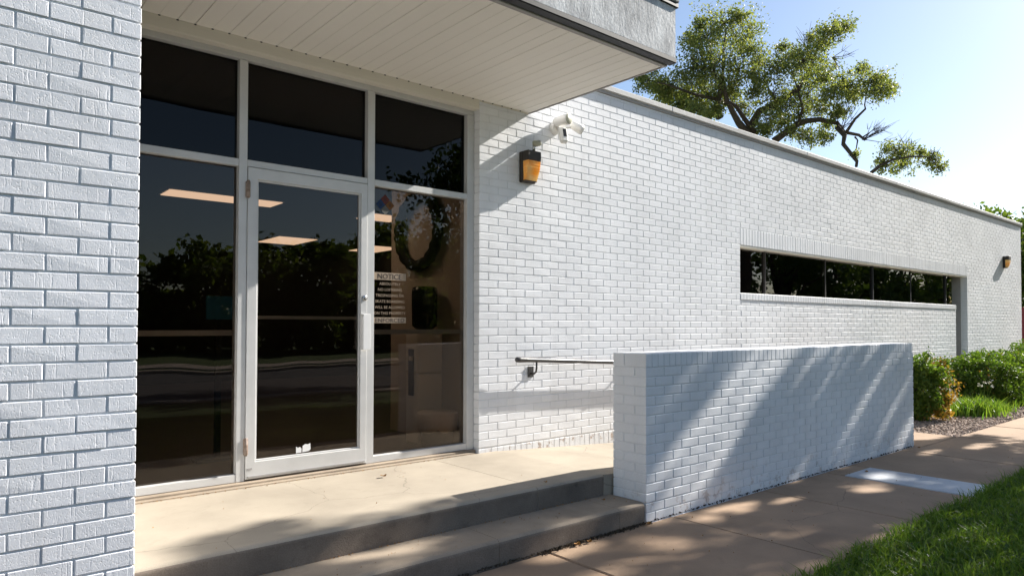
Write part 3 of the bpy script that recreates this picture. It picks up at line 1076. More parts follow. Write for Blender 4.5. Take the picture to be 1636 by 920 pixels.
# ------------------------------------------------------------------ wall lamps and the security light with camera
def wall_lamp(x, z, s, label, sensor):
    t = empty('wall_lamp', (x, 0, z - .15 * s), label, 'lamp', 'amber lens lamps on the brick wall')
    w, hgt, d = 0.160 * s, 0.275 * s, 0.135 * s
    # housing: back plate and hood
    hs = block('housing', x - w / 2, x + w / 2, -0.05 * s, -0.001, z - hgt / 2, z + hgt / 2, M['bronze'], t, c=0.006)
    block('hood', x - w / 2, x + w / 2, -d * .93, -0.051 * s, z + hgt * .18, z + hgt / 2, M['bronze'], t, c=0.006)
    block('reflector', x - w * .42, x + w * .42, -0.0535 * s, -0.0515 * s, z - hgt * .40, z + hgt * .16, M['white_paint'], t, c=0.0005)
    # tapered prismatic lens: ridges modelled as stacked rings
    V, Q = [], []
    n = 15
    for k in range(n):
        f = k / (n - 1)
        zz = z + hgt * .178 - f * hgt * .62
        rid = 0.0010 * s * (1 if k % 2 else -1)
        dd = d * (0.90 - 0.36 * f ** 2) + rid
        ww = w / 2 * (0.92 - 0.06 * f) + rid
        V += [(x - ww, -0.051 * s, zz), (x - ww, -dd, zz), (x + ww, -dd, zz), (x + ww, -0.051 * s, zz)]
    for k in range(n - 1):
        for m in range(3):
            Q.append((k * 4 + m, k * 4 + m + 1, k * 4 + 4 + m + 1, k * 4 + 4 + m))
    Q.append(((n - 1) * 4, (n - 1) * 4 + 1, (n - 1) * 4 + 2, (n - 1) * 4 + 3))
    put('lens', mesh_from('lens', V, Q, M['amber']), t)
    block('base_rim', x - w * .46, x + w * .46, -d * .56, -0.051 * s, z - hgt * .47, z - hgt * .442, M['bronze'], t, c=0.004)
    if sensor:
        st = tube('sensor_stem', [(x + .01, -0.10, z + hgt / 2 - .004), (x + .01, -0.10, z + hgt / 2 + .03), (x + .012, -0.105, z + hgt / 2 + .055)], [.016, .013, .018], M['chrome'], t)
        a = np.array([0.80, -0.56, 0.12]); a /= np.linalg.norm(a)
        c0 = np.array([x - .005, -0.10, z + hgt / 2 + .066])
        tube('sensor_head', [c0, c0 + a * .01, c0 + a * .065, c0 + a * .078], [.020, .028, .027, .018], M['sensor'], t, n=14)
    return t


wall_lamp(2.47, 2.475, 1.0, 'bronze wall lamp with amber lens and a light sensor, beside the entrance', True)
wall_lamp(16.70, 2.475, 0.95, 'bronze wall lamp with amber lens near the far corner of the building', False)

fc = empty('security_light', (2.86, 0, 2.8), 'white twin head security light with a camera hanging below it', 'security light')
m0 = np.array([2.83, 0.0, 2.905])
V, T, Q = tube_arr([m0 + [0, -.0005, 0], m0 + [0, -.03, 0], m0 + [0, -.05, 0]], [.062, .060, .045], 20)
put('mount', fast_mesh('mount', V, T, Q, M['plastic_white'], True), fc)
def head(c0, axis, R, L, lensmat):
    a = np.array(axis, float); a /= np.linalg.norm(a)
    c0 = np.array(c0)
    hd = tube('lamp_head', [c0 - a * L * .5, c0 - a * L * .42, c0 + a * L * .25, c0 + a * L * .5], [R * .45, R * .75, R * .98, R], M['plastic_white'], fc, n=18)
    tube('lamp_lens', [c0 + a * (L * .5 + .0005), c0 + a * (L * .5 + .006)], [R * .90, R * .84], lensmat, hd, n=18)
    return hd
head((2.80, -0.125, 2.945), (0.14, -0.98, 0.02), 0.052, 0.17, M['sensor'])
head((3.00, -0.12, 2.925), (0.80, -0.45, -0.42), 0.047, 0.13, M['sensor'])
tube('arm', [(2.83, -.045, 2.905), (2.80, -.07, 2.92), (2.785, -.09, 2.93)], [.02, .017, .017], M['plastic_white'], fc)
tube('arm', [(2.84, -.045, 2.905), (2.92, -.08, 2.918), (2.97, -.10, 2.93)], [.02, .017, .017], M['plastic_white'], fc)
tube('arm', [(2.835, -.045, 2.895), (2.815, -.10, 2.875), (2.80, -.125, 2.86)], [.02, .018, .018], M['plastic_white'], fc)
cb = put('camera_body', fast_mesh('camera_body', block_verts(0.078, 0.06, 0.155, 0.017), TT, QT, M['plastic_white']), fc, (2.79, -0.16, 2.80), (math.radians(-14), 0, math.radians(-14)))
win = fast_mesh('camera_window', block_verts(0.036, 0.006, 0.078, 0.0025), TT, QT, M['black'])
wo = bpy.data.objects.new('camera_window', win)
wo.parent = cb
wo.location = (0.0, -0.0312, 0.012)
col.objects.link(wo)

# ------------------------------------------------------------------ things behind and on the glass
def flat_text(name, body, size, x, y, z, mat, parent, width=None, align='LEFT'):
    cu = bpy.data.curves.new(name, 'FONT')
    cu.body = body
    cu.size = size
    cu.align_x = align
    cu.extrude = 0.0003
    cu.resolution_u = 2
    ob = bpy.data.objects.new(name + '_c', cu)
    col.objects.link(ob)
    bpy.context.view_layer.update()
    me = bpy.data.meshes.new_from_object(ob.evaluated_get(bpy.context.evaluated_depsgraph_get()))
    bpy.data.objects.remove(ob)
    co = np.empty(len(me.vertices) * 3, np.float32)
    me.vertices.foreach_get('co', co)
    co = co.reshape(-1, 3)
    w = co[:, 0].max() - co[:, 0].min()
    sx = (width / w) if width else 1.0
    cxm = (co[:, 0].max() + co[:, 0].min()) / 2
    new = np.stack([x + (co[:, 0] - cxm) * sx, y - co[:, 2] , z + co[:, 1]], 1)
    me.vertices.foreach_set('co', new.astype(np.float32).ravel())
    me.materials.clear()
    me.materials.append(mat)
    me.update()
    return put(name, me, parent)


ns = empty('notice_sign', (1.14, GY - .001, 1.07), 'tan lettered NOTICE sign on the glass right of the door', 'sign')
GYs = GY - 0.0012
block('plate', 1.000, 1.292, GYs - .0005, GYs + .0005, 1.412, 1.470, M['tan_print'], ns, c=0.0002)
flat_text('lettering', 'NOTICE', 0.060, 1.142, GYs - .0012, 1.420, M['dark_print'], ns, 0.215)
lines = [('ABSOLUTELY', .19), ('NO LOITERING', .215), ('TRESPASSING OR', .255), ('SKATE BOARDING', .262), ('WILL BE ALLOWED', .272), ('ON THIS PROPERTY', .285)]
for k, (s, w) in enumerate(lines):
    flat_text('lettering', s, 0.031, 1.146, GYs - .0006, 1.372 - k * 0.0462, M['tan_print'], ns, w)
block('plate', 1.000, 1.292, GYs - .0005, GYs + .0005, 1.073, 1.118, M['tan_print'], ns, c=0.0002)
flat_text('lettering', 'ENFORCED', 0.048, 1.146, GYs - .0012, 1.079, M['dark_print'], ns, 0.262)

dm = empty('hazard_sticker', (1.10, GY, 1.92), 'small four colour diamond hazard sticker at the top of the glass', 'sticker')
for (dx_, dz_, mt) in ((0, .042, 'sign_red'), (-.042, 0, 'sign_blue'), (.042, 0, 'sign_orange'), (0, -.042, 'sign_white')):
    s_ = .040
    c_ = (1.098 + dx_, 2.005 + dz_)
    V = [(c_[0], GYs, c_[1] - s_), (c_[0] + s_, GYs, c_[1]), (c_[0], GYs, c_[1] + s_), (c_[0] - s_, GYs, c_[1])]
    V2 = [(a, b + .0006, c) for a, b, c in V]
    qd = put('diamond', mesh_from('diamond', V + V2, [(0, 1, 2, 3), (7, 6, 5, 4), (0, 4, 5, 1), (1, 5, 6, 2), (2, 6, 7, 3), (3, 7, 4, 0)], M[mt]), dm)
for (dx_, dz_) in ((0, .042), (-.042, 0), (.042, 0)):
    flat_text('lettering', '0', 0.042, 1.098 + dx_, GYs - .0008, 1.990 + dz_, M['dark_print'], dm)

sk = empty('door_sticker', (0.43, 0.087, 0.13), 'torn white paper sticker low on the door glass', 'sticker')
for pts2 in ([(0.372, .145), (0.412, .147), (0.413, .175), (0.402, .186), (0.385, .182), (0.372, .193)],
             [(0.419, .147), (0.470, .152), (0.481, .165), (0.478, .207), (0.462, .200), (0.440, .204), (0.421, .192)]):
    V = [(a, 0.0872, b) for a, b in pts2] + [(a, 0.0876, b) for a, b in pts2]
    n = len(pts2)
    put('scrap', mesh_from('scrap', V, [tuple(range(n)), tuple(range(2 * n - 1, n - 1, -1))] + [(i, i + n, (i + 1) % n + n, (i + 1) % n) for i in range(n)], M['white_paint']), sk)

b_ = block('poster', 0.02, 0.225, 1.0, 1.012, 1.10, 1.285, M['blue'], None, c=0.001)
tag(b_, 'small blue poster on the dark stand left of the door', 'poster')
st = empty('display_stand', (0.12, 1.03, -0.012), 'dark floor stand holding the blue poster inside the lobby', 'stand')
block('post', 0.10, 0.145, 1.014, 1.05, 0.0, 1.29, M['int_dark'], st, c=0.003)
block('foot', -0.05, 0.29, 0.95, 1.12, -0.011, 0.012, M['int_dark'], st, c=0.003)

# light panels in the lobby ceiling
def ceil_light(x0, x1, y0, y1, label, mat='panel_light'):
    t = empty('ceiling_light', ((x0 + x1) / 2, (y0 + y1) / 2, 2.57), label, 'ceiling light', 'light panels in the lobby ceiling')
    block('diffuser', x0, x1, y0, y1, 2.584, 2.593, M[mat], t, c=0.001)
    block('rim', x0 - .02, x1 + .02, y0 - .02, y1 + .02, 2.593, 2.5995, M['white_paint'], t, c=0.001)
ceil_light(0.44, 1.75, 3.80, 4.22, 'long glowing ceiling panel seen through the glass left of the door')
ceil_light(3.02, 3.72, 7.10, 8.15, 'glowing ceiling panel seen through the door glass')
ceil_light(3.06, 3.60, 3.82, 4.36, 'small glowing ceiling panel seen just below the hazard sticker')
ceil_light(5.0, 5.6, 7.3, 8.4, 'farthest glowing ceiling panel seen above the NOTICE sign')
ceil_light(0.25, 1.45, 1.25, 1.85, 'unseen ceiling panel added above the door to brighten the lobby', 'added_fill_panel')  # extra lamp added out of view to brighten the lobby

ringo = empty('wall_ring', (1.96, 0.97, 1.96), 'large dark ring hanging on the lobby side wall', 'wall decoration')
rr_ = [(1.944, 0.97 + .34 * math.cos(a), 1.96 + .335 * math.sin(a)) for a in np.linspace(0, 2 * math.pi, 49)]
V, T, Q = tube_arr(rr_, [0.052 + .008 * math.sin(k * 2.3) for k in range(49)], 10, cap=False)
put('ring', fast_mesh('ring', V, None, Q, M['wreath'], True), ringo)
block('hanger', 1.985, 1.999, 0.955, 0.985, 2.28, 2.36, M['dark_metal_and_shade'], ringo, c=0.003)

wc = empty('water_cooler', (1.85, 0.72, -0.012), 'pale water cooler with a dark bottle against the lobby side wall', 'water cooler')
block('cabinet', 1.72, 1.985, 0.60, 0.81, -0.011, 0.62, M['cooler'], wc, c=0.012)
block('head_unit', 1.715, 1.985, 0.595, 0.815, 0.625, 0.985, M['cooler'], wc, c=0.015)
block('drip_recess', 1.708, 1.714, 0.66, 0.75, 0.42, 0.84, M['bin'], wc, c=0.002)
for yy in (0.68, 0.73):
    block('tap', 1.682, 1.707, yy - .012, yy + .012, 0.735, 0.775, M['cooler'], wc, c=0.004)
tube('bottle', [(1.85, 0.70, 0.987), (1.85, 0.70, 1.0), (1.85, 0.70, 1.05), (1.85, 0.70, 1.36), (1.85, 0.70, 1.40), (1.85, 0.70, 1.41)], [.04, .05, .115, .12, .11, .09], M['bottle'], wc, n=20)
bn = empty('trash_bin', (1.80, 0.40, -0.012), 'dark lobby trash bin with a pale liner folded over its rim', 'trash bin')
BX_, BY_ = 1.795, 0.405
tube('bin_body', [(BX_, BY_, -0.010), (BX_, BY_, 0.0), (BX_, BY_, 0.26)], [.11, .135, .155], M['bin'], bn, n=24)
V, T, Q = tube_arr([(BX_, BY_, 0.14), (BX_, BY_, 0.20), (BX_, BY_, 0.285), (BX_, BY_, 0.30), (BX_, BY_, 0.295), (BX_, BY_, 0.24)], [.172, .177, .184, .172, .155, .145], 28, cap=False)
V[:28, 2] += rng.normal(0, .012, 28)
put('liner', fast_mesh('liner', V, None, Q, M['liner'], True), bn)

# ------------------------------------------------------------------ vegetation
def leaf_quads(C, size, r, flat=0.0, aspect=0.6, N=None):
    n = len(C)
    a = r.normal(0, 1, (n, 3))
    a[:, 2] -= 0.3
    a /= np.linalg.norm(a, axis=1)[:, None]
    nn = r.normal(0, 1, (n, 3))
    nn[:, 2] += flat
    b = np.cross(nn, a)
    b /= np.linalg.norm(b, axis=1)[:, None] + 1e-9
    c = np.cross(a, b)
    s = size * r.uniform(0.6, 1.3, n)[:, None]
    V = np.empty((n, 4, 3))
    V[:, 0] = C - a * s
    V[:, 1] = C + b * s * aspect + c * s * .15
    V[:, 2] = C + a * s
    V[:, 3] = C - b * s * aspect + c * s * .15
    Q = np.arange(n * 4).reshape(n, 4)
    return V.reshape(-1, 3), Q


def clump_points(c, R, n, r, subs=14, squash=0.8, tight=0.34):
    """points in several small tufts spread over a clump, so that gaps stay open between them."""
    d = r.normal(0, 1, (subs, 3))
    d /= np.linalg.norm(d, axis=1)[:, None]
    rad = R * r.uniform(0.35, 1.0, subs)[:, None]
    sc = np.asarray(c) + d * rad * np.array([1, 1, squash])
    k = r.integers(0, subs, n)
    P = sc[k] + r.normal(0, 1, (n, 3)) * R * tight * 0.62 * np.array([1, 1, .75])
    return P, sc


def bez(a, b, sag=0.0, n=6, r=None, wob=0.0):
    a, b = np.asarray(a, float), np.asarray(b, float)
    t = np.linspace(0, 1, n)[:, None]
    P = a + (b - a) * t
    P[:, 2] += (sag * 4 * t * (1 - t))[:, 0]
    if r is not None and wob > 0:
        w = r.normal(0, wob, P.shape)
        w[0] = 0; w[-1] = 0
        P = P + w
    return P


def build_tree(name, base, limbs, clumps, leaf, lmat, seed, label, group=None, dens=1.0, twigs=True, subs=14, tight=0.34, cat='tree', cull=None):
    r = np.random.default_rng(seed)
    t = empty(name, base, label, cat, group)
    parts = []
    for pts, rad in limbs:
        parts.append(tube_arr(pts, rad, 8))
    leaves = []
    for (c, R, n) in clumps:
        P, sc = clump_points(c, R, int(n * dens), r, subs, tight=tight)
        leaves.append(P)
        if twigs:
            for s in sc:
                q = bez(c, s, 0.05 * R, 4, r, 0.05 * R)
                parts.append(tube_arr(q, np.linspace(0.022, 0.006, 4) * max(R, .5), 4, cap=False))
    V, T, Q = merge(parts)
    put('trunk', fast_mesh('trunk', V, T, Q, M['bark'], True), t, kind=None)
    LP = np.concatenate(leaves)
    if cull is not None: LP = LP[cull(LP, r)]
    V, Q = leaf_quads(LP, leaf, r, 0.5)
    put('crown', fast_mesh('crown', V, None, Q, lmat), t)
    return t


# -- big tree standing behind the building (crown seen over the roof line)
r0 = np.random.default_rng(11)
TD = 30.0
def at(px_, py_, d=TD): return CAM + ray_dir(px_, py_) * d
tb = at(1225, 560, 31.5)
tb[2] = -0.42
fork = at(1222, 262, 31)
limbs = []
limbs.append((bez(tb, fork, 0, 6, r0, .1), np.linspace(.55, .40, 6)))
def limb(pp, r_a, r_b, d0=TD, d1=TD):
    P = np.array([at(p[0], p[1], d0 + (d1 - d0) * i / (len(pp) - 1)) for i, p in enumerate(pp)])
    P[1:-1] += r0.normal(0, .09, P[1:-1].shape)
    limbs.append((P, np.linspace(r_a * .85, r_b * .7, len(P))))
limb([(1222, 262), (1198, 212), (1184, 195), (1172, 180), (1160, 165), (1152, 130), (1157, 85), (1160, 45)], .24, .04, 31, 29)
limb([(1150, 188), (1146, 172), (1153, 150), (1150, 120)], .22, .06, 30.5, 29.5)
limb([(1208, 215), (1185, 190), (1172, 172), (1158, 160)], .16, .08, 31, 29.8)
limb([(1198, 205), (1210, 183), (1240, 168), (1270, 145), (1288, 112), (1308, 78), (1326, 52)], .22, .04, 31, 30)
limb([(1236, 226), (1252, 212), (1272, 200), (1292, 195), (1312, 195), (1330, 200), (1348, 208), (1366, 218), (1382, 224)], .20, .07, 31, 29.5)
limb([(1337, 203), (1342, 216), (1350, 236), (1360, 256), (1368, 266)], .14, .09, 29.8, 29.3)
limb([(1392, 276), (1412, 264), (1430, 255), (1455, 252), (1480, 250), (1496, 262)], .09, .02, 29, 28.5)
limb([(1353, 210), (1366, 196), (1378, 180), (1388, 166), (1386, 140)], .08, .02, 29.6, 29)
limb([(1366, 219), (1366, 230), (1368, 238)], .05, .03, 29.5, 29.5)
limb([(1160, 165), (1135, 155), (1105, 150), (1070, 140), (1035, 128)], .12, .02, 30.4, 28.5)
limb([(1152, 130), (1130, 105), (1115, 75)], .08, .02, 29.5, 29)
limb([(1276, 198), (1275, 170), (1270, 140), (1262, 105)], .09, .03, 30.5, 30.5)
limb([(1240, 168), (1225, 130), (1222, 95)], .07, .02, 30.5, 31)
def spray(px0, n, ang0, ang1, l0, l1, d=29.5, ra=.020):
    for k in range(n):
        an = math.radians(r0.uniform(ang0, ang1))
        L_ = r0.uniform(l0, l1)
        x0_, y0_ = px0[0] + r0.uniform(-3, 3), px0[1] + r0.uniform(-3, 3)
        p1 = (x0_ + math.cos(an) * L_ * .5 + r0.uniform(-4, 4), y0_ - math.sin(an) * L_ * .5 + r0.uniform(-4, 4))
        an2 = an + r0.uniform(-.35, .35)
        p2 = (p1[0] + math.cos(an2) * L_ * .5, p1[1] - math.sin(an2) * L_ * .5)
        limb([(x0_, y0_), p1, p2], ra, .006, d, d)
        for q in range(3):
            a3 = an2 + r0.uniform(-.9, .9)
            limb([p1, (p1[0] + math.cos(a3) * L_ * .3, p1[1] - math.sin(a3) * L_ * .3)], .010, .005, d, d)
spray((1380, 222), 13, -5, 70, 30, 75)
spray((1345, 205), 8, 30, 110, 25, 60)
spray((1292, 92), 7, 60, 130, 35, 62, 30)
spray((1330, 90), 6, -80, 60, 15, 40, 30)
spray((1392, 150), 7, 0, 90, 25, 55)
spray((1275, 170), 10, -60, 200, 20, 50, 30.5)
spray((1160, 160), 10, -60, 220, 25, 55, 30)
spray((1035, 130), 6, 120, 240, 15, 40, 29)
spray((1440, 250), 8, 10, 120, 20, 45, 29)
spray((1486, 255), 5, -60, 90, 10, 28, 28.6)
cl_px = [(1157, 38, 46), (1128, 60, 34), (1190, 62, 30), (1108, 108, 48), (1140, 110, 42), (1180, 112, 36), (1200, 80, 24), (1088, 148, 38),
         (1130, 150, 34), (1035, 128, 24), (1060, 140, 24), (1283, 100, 38), (1262, 92, 30), (1300, 118, 34), (1330, 48, 28), (1312, 66, 22), (1345, 40, 18), (1235, 150, 28),
         (1255, 172, 26), (1290, 150, 34), (1240, 112, 22), (1215, 130, 18), (1382, 132, 36), (1405, 150, 26), (1362, 148, 24), (1332, 150, 26), (1310, 178, 24),
         (1290, 222, 22), (1318, 222, 16), (1345, 175, 16), (1430, 240, 26), (1448, 262, 22), (1412, 264, 18), (1490, 252, 17), (1498, 268, 14), (1470, 245, 12), (1230, 190, 20), (1165, 155, 24), (1365, 248, 9), (1105, 165, 26), (1070, 152, 20), (1050, 138, 18), (1190, 172, 18), (1205, 150, 16), (1213, 205, 14), (1250, 196, 20), (1268, 212, 16), (1278, 186, 16), (1325, 200, 12), (1335, 185, 14), (1142, 176, 16), (1125, 172, 18), (1225, 210, 14), (1118, 40, 16), (1105, 62, 16), (1180, 30, 18), (1212, 100, 14), (1250, 75, 12), (1298, 60, 10), (1405, 128, 14), (1425, 140, 10), (1378, 110, 14), (1020, 118, 14), (1085, 168, 22), (1112, 176, 20), (1136, 186, 14), (1062, 156, 18), (1170, 140, 20), (1200, 118, 16), (1320, 130, 18), (1350, 130, 16)]
clumps = []
for (px_, py_, R_) in cl_px:
    d = TD + r0.uniform(-1.8, 1.8)
    Rm = R_ / F0 * d
    clumps.append((at(px_, py_, d), Rm, int(1600 * Rm ** 1.45)))
build_tree('oak_tree', tuple(tb), limbs, clumps, 0.056, M['leaf_oak'], 21, 'large spreading tree rising behind the roof of the brick building', subs=22, tight=0.40)

# -- generic round tree (trunk, limbs, clumped crown) as arrays
def round_tree(name, base, hgt, rad, seed, label, group, lmat, leaf=0.12, n_cl=16, per=700, crown_lo=0.35):
    r = np.random.default_rng(seed)
    base = np.array(base, float)
    limbs, clumps = [], []
    topz = base + [0, 0, hgt * 0.55]
    limbs.append((bez(base, topz, 0, 6, r, .06 * rad), np.linspace(.05 * rad + .06, .03 * rad + .03, 6)))
    for k in range(n_cl):
        u = r.uniform(0, 1)
        an = k * 2.4 + r.uniform(-.4, .4)
        zz = hgt * (crown_lo + (1 - crown_lo) * (0.12 + 0.80 * u))
        prof = math.sin(math.pi * (0.18 + 0.74 * u)) ** 0.8
        rr = rad * prof * r.uniform(0.45, 0.95)
        c = base + np.array([rr * math.cos(an), rr * math.sin(an), zz])
        st_ = base + np.array([0, 0, hgt * min(0.55, crown_lo + .25 * u)])
        limbs.append((bez(st_, c, 0.05 * rad, 5, r, .05 * rad), np.linspace(.025 * rad + .02, .012, 5)))
        clumps.append((c, rad * r.uniform(.30, .46), per))
    return build_tree(name, tuple(base), limbs, clumps, leaf, lmat, seed + 50, label, group, twigs=False, subs=12, tight=0.40)


# street tree that shades the walk, steps and low wall (outside the frame, to the right)
rs = np.random.default_rng(5)
sb = np.array([15.6, -5.6, -0.36])
sl, sc_ = [], []
sl.append((bez(sb, (15.3, -5.4, 4.6), 0, 6, rs, .08), np.linspace(.26, .18, 6)))
# crown laid out by where its leaf masses stand: (x, y, z, radius, leaves)
def sh(gx, gy, z):           # crown point at height z over the ground spot it shades
    t = (z - GZ) / SUN.z
    return np.array([gx + SUN.x * t, gy + SUN.y * t, z])
masses = []
for gx in np.arange(-2.6, 8.6, 0.8):
    for gy in np.arange(-5.7, -0.90, 0.56):
        if rs.random() < 0.02: continue
        z = 7.2 + 1.9 * math.sin(gx * 1.7 + gy) + rs.uniform(-1.0, 1.0)
        z = min(max(z + (3.0 - gx) * 0.22, 4.6), 10.6)
        masses.append((sh(gx + rs.uniform(-.3, .3), gy + rs.uniform(-.25, .25) - 0.10, z), rs.uniform(.42, .62)))
for (c, R_) in masses:
    s0 = np.array([15.3 + rs.uniform(-.2, .2), -5.4, rs.uniform(3.6, 5.0)])
    sl.append((bez(s0, c, 0.3, 6, rs, .12), np.linspace(.06, .012, 6)))
    sc_.append((c, R_, int(1250 * R_ ** 1.6)))
# openings in the crown where sun comes through: (ground x, ground y, half sizes) of the light they let down
gaps = [(1.24, -1.38, .07, .16), (1.95, -1.36, .16, .20), (2.35, -1.40, .22, .22), (2.66, -1.50, .12, .10), (3.06, -1.30, .06, .06), (4.30, -1.56, .10, .05),
        (4.92, -1.40, .09, .14), (5.20, -1.52, .07, .10), (5.84, -1.40, .09, .14), (6.6, -1.52, .25, .06),
        (1.40, -1.64, .30, .11), (1.40, -2.03, .34, .09), (0.55, -1.86, .3, .08), (2.95, -1.74, .42, .12), (3.65, -1.85, .22, .07), (4.46, -2.13, .25, .08), (5.1, -2.0, .16, .06),
        (6.8, -1.83, .28, .08), (7.66, -2.03, .36, .10), (3.33, -2.66, .16, .06), (3.45, -3.0, .80, .26), (4.3, -3.05, .3, .10), (5.1, -3.1, .45, .16), (3.3, -3.35, .5, .13), (2.4, -3.1, .3, .10), (4.4, -3.5, .5, .12), (6.3, -3.0, .4, .10), (2.0, -3.6, .5, .12), (2.9, -2.35, .2, .05), (0.2, -1.30, .25, .05), (-0.5, -1.05, .2, .05)]


def crown_gaps(P, r):
    t = (P[:, 2] - GZ) / SUN.z
    gx, gy = P[:, 0] - SUN.x * t, P[:, 1] - SUN.y * t
    edge = np.interp(gx, [-1.2, -.65, .15, 1.2, 5.5, 7.0, 8.6], [-.85, -.85, -.98, -1.20, -1.27, -1.30, -1.75]) + .05 * np.sin(gx * 7) + .04 * np.sin(gx * 17)
    keep = gy < edge
    keep &= ~((gx < -1.15) & (gy > -1.85))
    for (a, b, sa, sb_) in gaps:
        q = ((gx - a) / (sa * 1.1)) ** 2 + ((gy - b) / (sb_ * 1.1)) ** 2
        keep &= ~((q < 1) & (r.random(len(gx)) < .97))
    return keep


build_tree('street_tree', tuple(sb), sl, sc_, 0.075, M['leaf_shade'], 31, 'leafy street tree on the lawn whose shade dapples the low wall', twigs=False, subs=9, tight=0.48, cull=crown_gaps)

# trees beyond the far corner
round_tree('broadleaf_tree', (31.5, 4.2, -0.42), 6.1, 2.4, 41, 'bushy green tree beyond the far corner of the building', 'trees beyond the building', M['leaf_far'], 0.10, 22, 900, 0.05)
round_tree('broadleaf_tree', (34.0, 1.0, -0.42), 5.6, 2.6, 42, 'green tree at the right edge behind the dark red fence', 'trees beyond the building', M['leaf_far'], 0.10, 22, 900, 0.05)
# trees across the road, seen mirrored in the glass
far = [(-3.0, -36, 6.0, 3.0, 'sparse tree across the road mirrored at the left edge of the glass', 4),
       (4.0, -34, 4.9, 3.0, 'low rounded tree across the road mirrored in the left window pane', 4),
       (9.5, -33, 5.2, 3.2, 'tree across the road mirrored beside the door hinge', 4),
       (14.5, -32, 6.6, 3.6, 'broad tree across the road mirrored in the door glass', 4),
       (21.0, -33, 7.6, 4.2, 'tall tree across the road mirrored beside the NOTICE sign', 4),
       (29.0, -34, 8.6, 4.6, 'largest tree across the road mirrored in the pane by the brick jamb', 4)]
for k, (x_, y_, hh, rd, lb_, q_) in enumerate(far):
    round_tree('roadside_tree', (x_, y_, -0.42), hh, rd, 60 + k, lb_, 'trees across the road', M['leaf_far'], 0.20, 20, 460, 0.04)
near = [(21.0, -7.3, 6.4, 2.2, 'lawn tree mirrored in the first panes of the ribbon window'),
        (25.6, -7.5, 6.8, 2.4, 'lawn tree mirrored in the second pane of the ribbon window'),
        (30.5, -7.4, 6.4, 2.4, 'lawn tree mirrored in the middle of the ribbon window'),
        (36.5, -7.5, 7.0, 2.8, 'lawn tree mirrored at the right end of the ribbon window')]
for k, (x_, y_, hh, rd, lb_) in enumerate(near):
    round_tree('lawn_tree', (x_, y_, -0.36), hh, rd, 160 + k, lb_, 'row of trees along the lawn', M['leaf_shade'], 0.10, 20, 420, 0.12)
round_tree('young_tree', (10.2, -10.4, -0.42), 6.4, 2.3, 90, 'small street tree by the kerb mirrored at the top of the right pane', 'trees by the kerb', M['leaf_shade'], 0.09, 13, 420, 0.45)

# far hedge mass closing the view under the mirrored trees
hr = np.random.default_rng(77)
hp = np.stack([hr.uniform(-40, 90, 16000), hr.normal(-37, 1.2, 16000), -0.3 + 3.2 * hr.random(16000) ** 1.2], 1)
V, Q = leaf_quads(hp, 0.35, hr, 0.4)
tag(put('far_woods', fast_mesh('far_woods', V, None, Q, M['leaf_far'])), 'dark mass of woods far across the road', 'woods', None, 'stuff')

# red fence past the end of the building
fence = empty('board_fence', (24.0, 0.3, -0.42), 'dark red board fence past the far corner of the building', 'fence')
for k in range(16):
    y = -1.2 + k * 0.205
    block('board', 24.0, 24.03, y, y + .195, -0.36, 1.62 + random.uniform(-.01, .01), M['red_fence'], fence, c=0.004)
for z in (0.1, 1.2):
    block('rail', 24.031, 24.07, -1.2, 2.08, z, z + .09, M['red_fence'], fence, c=0.004)

# -- shrubs
def shrub(base, rx, ry, hz, n, seed, label, brown=None):
    r = np.random.default_rng(seed)
    t = empty('shrub', base, label, 'shrub', 'clipped shrubs in the bed')
    d = r.normal(0, 1, (n, 3))
    d /= np.linalg.norm(d, axis=1)[:, None]
    bumpy = 1 + .16 * np.sin(d[:, 0] * 7 + seed) * np.sin(d[:, 1] * 8 + d[:, 2] * 4) + .12 * np.sin(d[:, 2] * 9 + d[:, 0] * 6)
    rad = r.uniform(0.30, 1.0, n) ** 0.5 * bumpy
    sp = r.random(n) < .05
    rad = np.where(sp, rad * 1.12, rad)
    sup = np.sign(d) * np.abs(d) ** 0.72
    P = sup * rad[:, None] * np.array([rx, ry, hz * .5]) + np.array(base) + [0, 0, hz * .52]
    P = P[P[:, 2] > base[2] - .0]
    if brown is not None:
        bm_ = brown(P, np.array(base), r)
    else:
        bm_ = r.random(len(P)) < .012
    V, Q = leaf_quads(P[~bm_], 0.026, r, .4, .55)
    put('foliage', fast_mesh('foliage', V, None, Q, M['leaf_box']), t)
    if bm_.sum() > 3:
        V, Q = leaf_quads(P[bm_], 0.026, r, .4, .55)
        put('browned_foliage', fast_mesh('browned_foliage', V, None, Q, M['leaf_brown']), t, label='orange browned leaves')
    parts = []
    for k in range(14):
        e = np.array(base) + [r.uniform(-rx, rx) * .7, r.uniform(-ry, ry) * .7, hz * r.uniform(.5, .85)]
        parts.append(tube_arr(bez(np.array(base) + r.normal(0, .04, 3) * [1, 1, 0], e, .05, 5, r, .02), np.linspace(.012, .004, 5), 5))
    V, T, Q = merge(parts)
    put('stems', fast_mesh('stems', V, T, Q, M['bark'], True), t)


def brown1(P, b, r):
    s = (P - b) @ np.array([0.62, -0.75, -0.55]) + r.normal(0, .10, len(P))
    s2 = np.linalg.norm(P - (b + [0.1, -.2, .80]), axis=1) + r.normal(0, .05, len(P))
    return (s > .04) & (r.random(len(P)) < .85) | (s2 < .14)


shrub((9.80, -0.66, GZ - .03), 0.40, 0.40, 0.93, 17000, 3, 'shrub turning orange on one side, beside the end of the low wall', brown1)
shrub((13.2, -0.66, GZ - .03), 0.98, 0.52, 0.90, 26000, 4, 'wide green clipped shrub in front of the far wall')
shrub((15.6, -0.85, GZ - .03), 1.0, 0.60, 1.02, 20000, 6, 'green clipped shrub at the right edge of the bed')

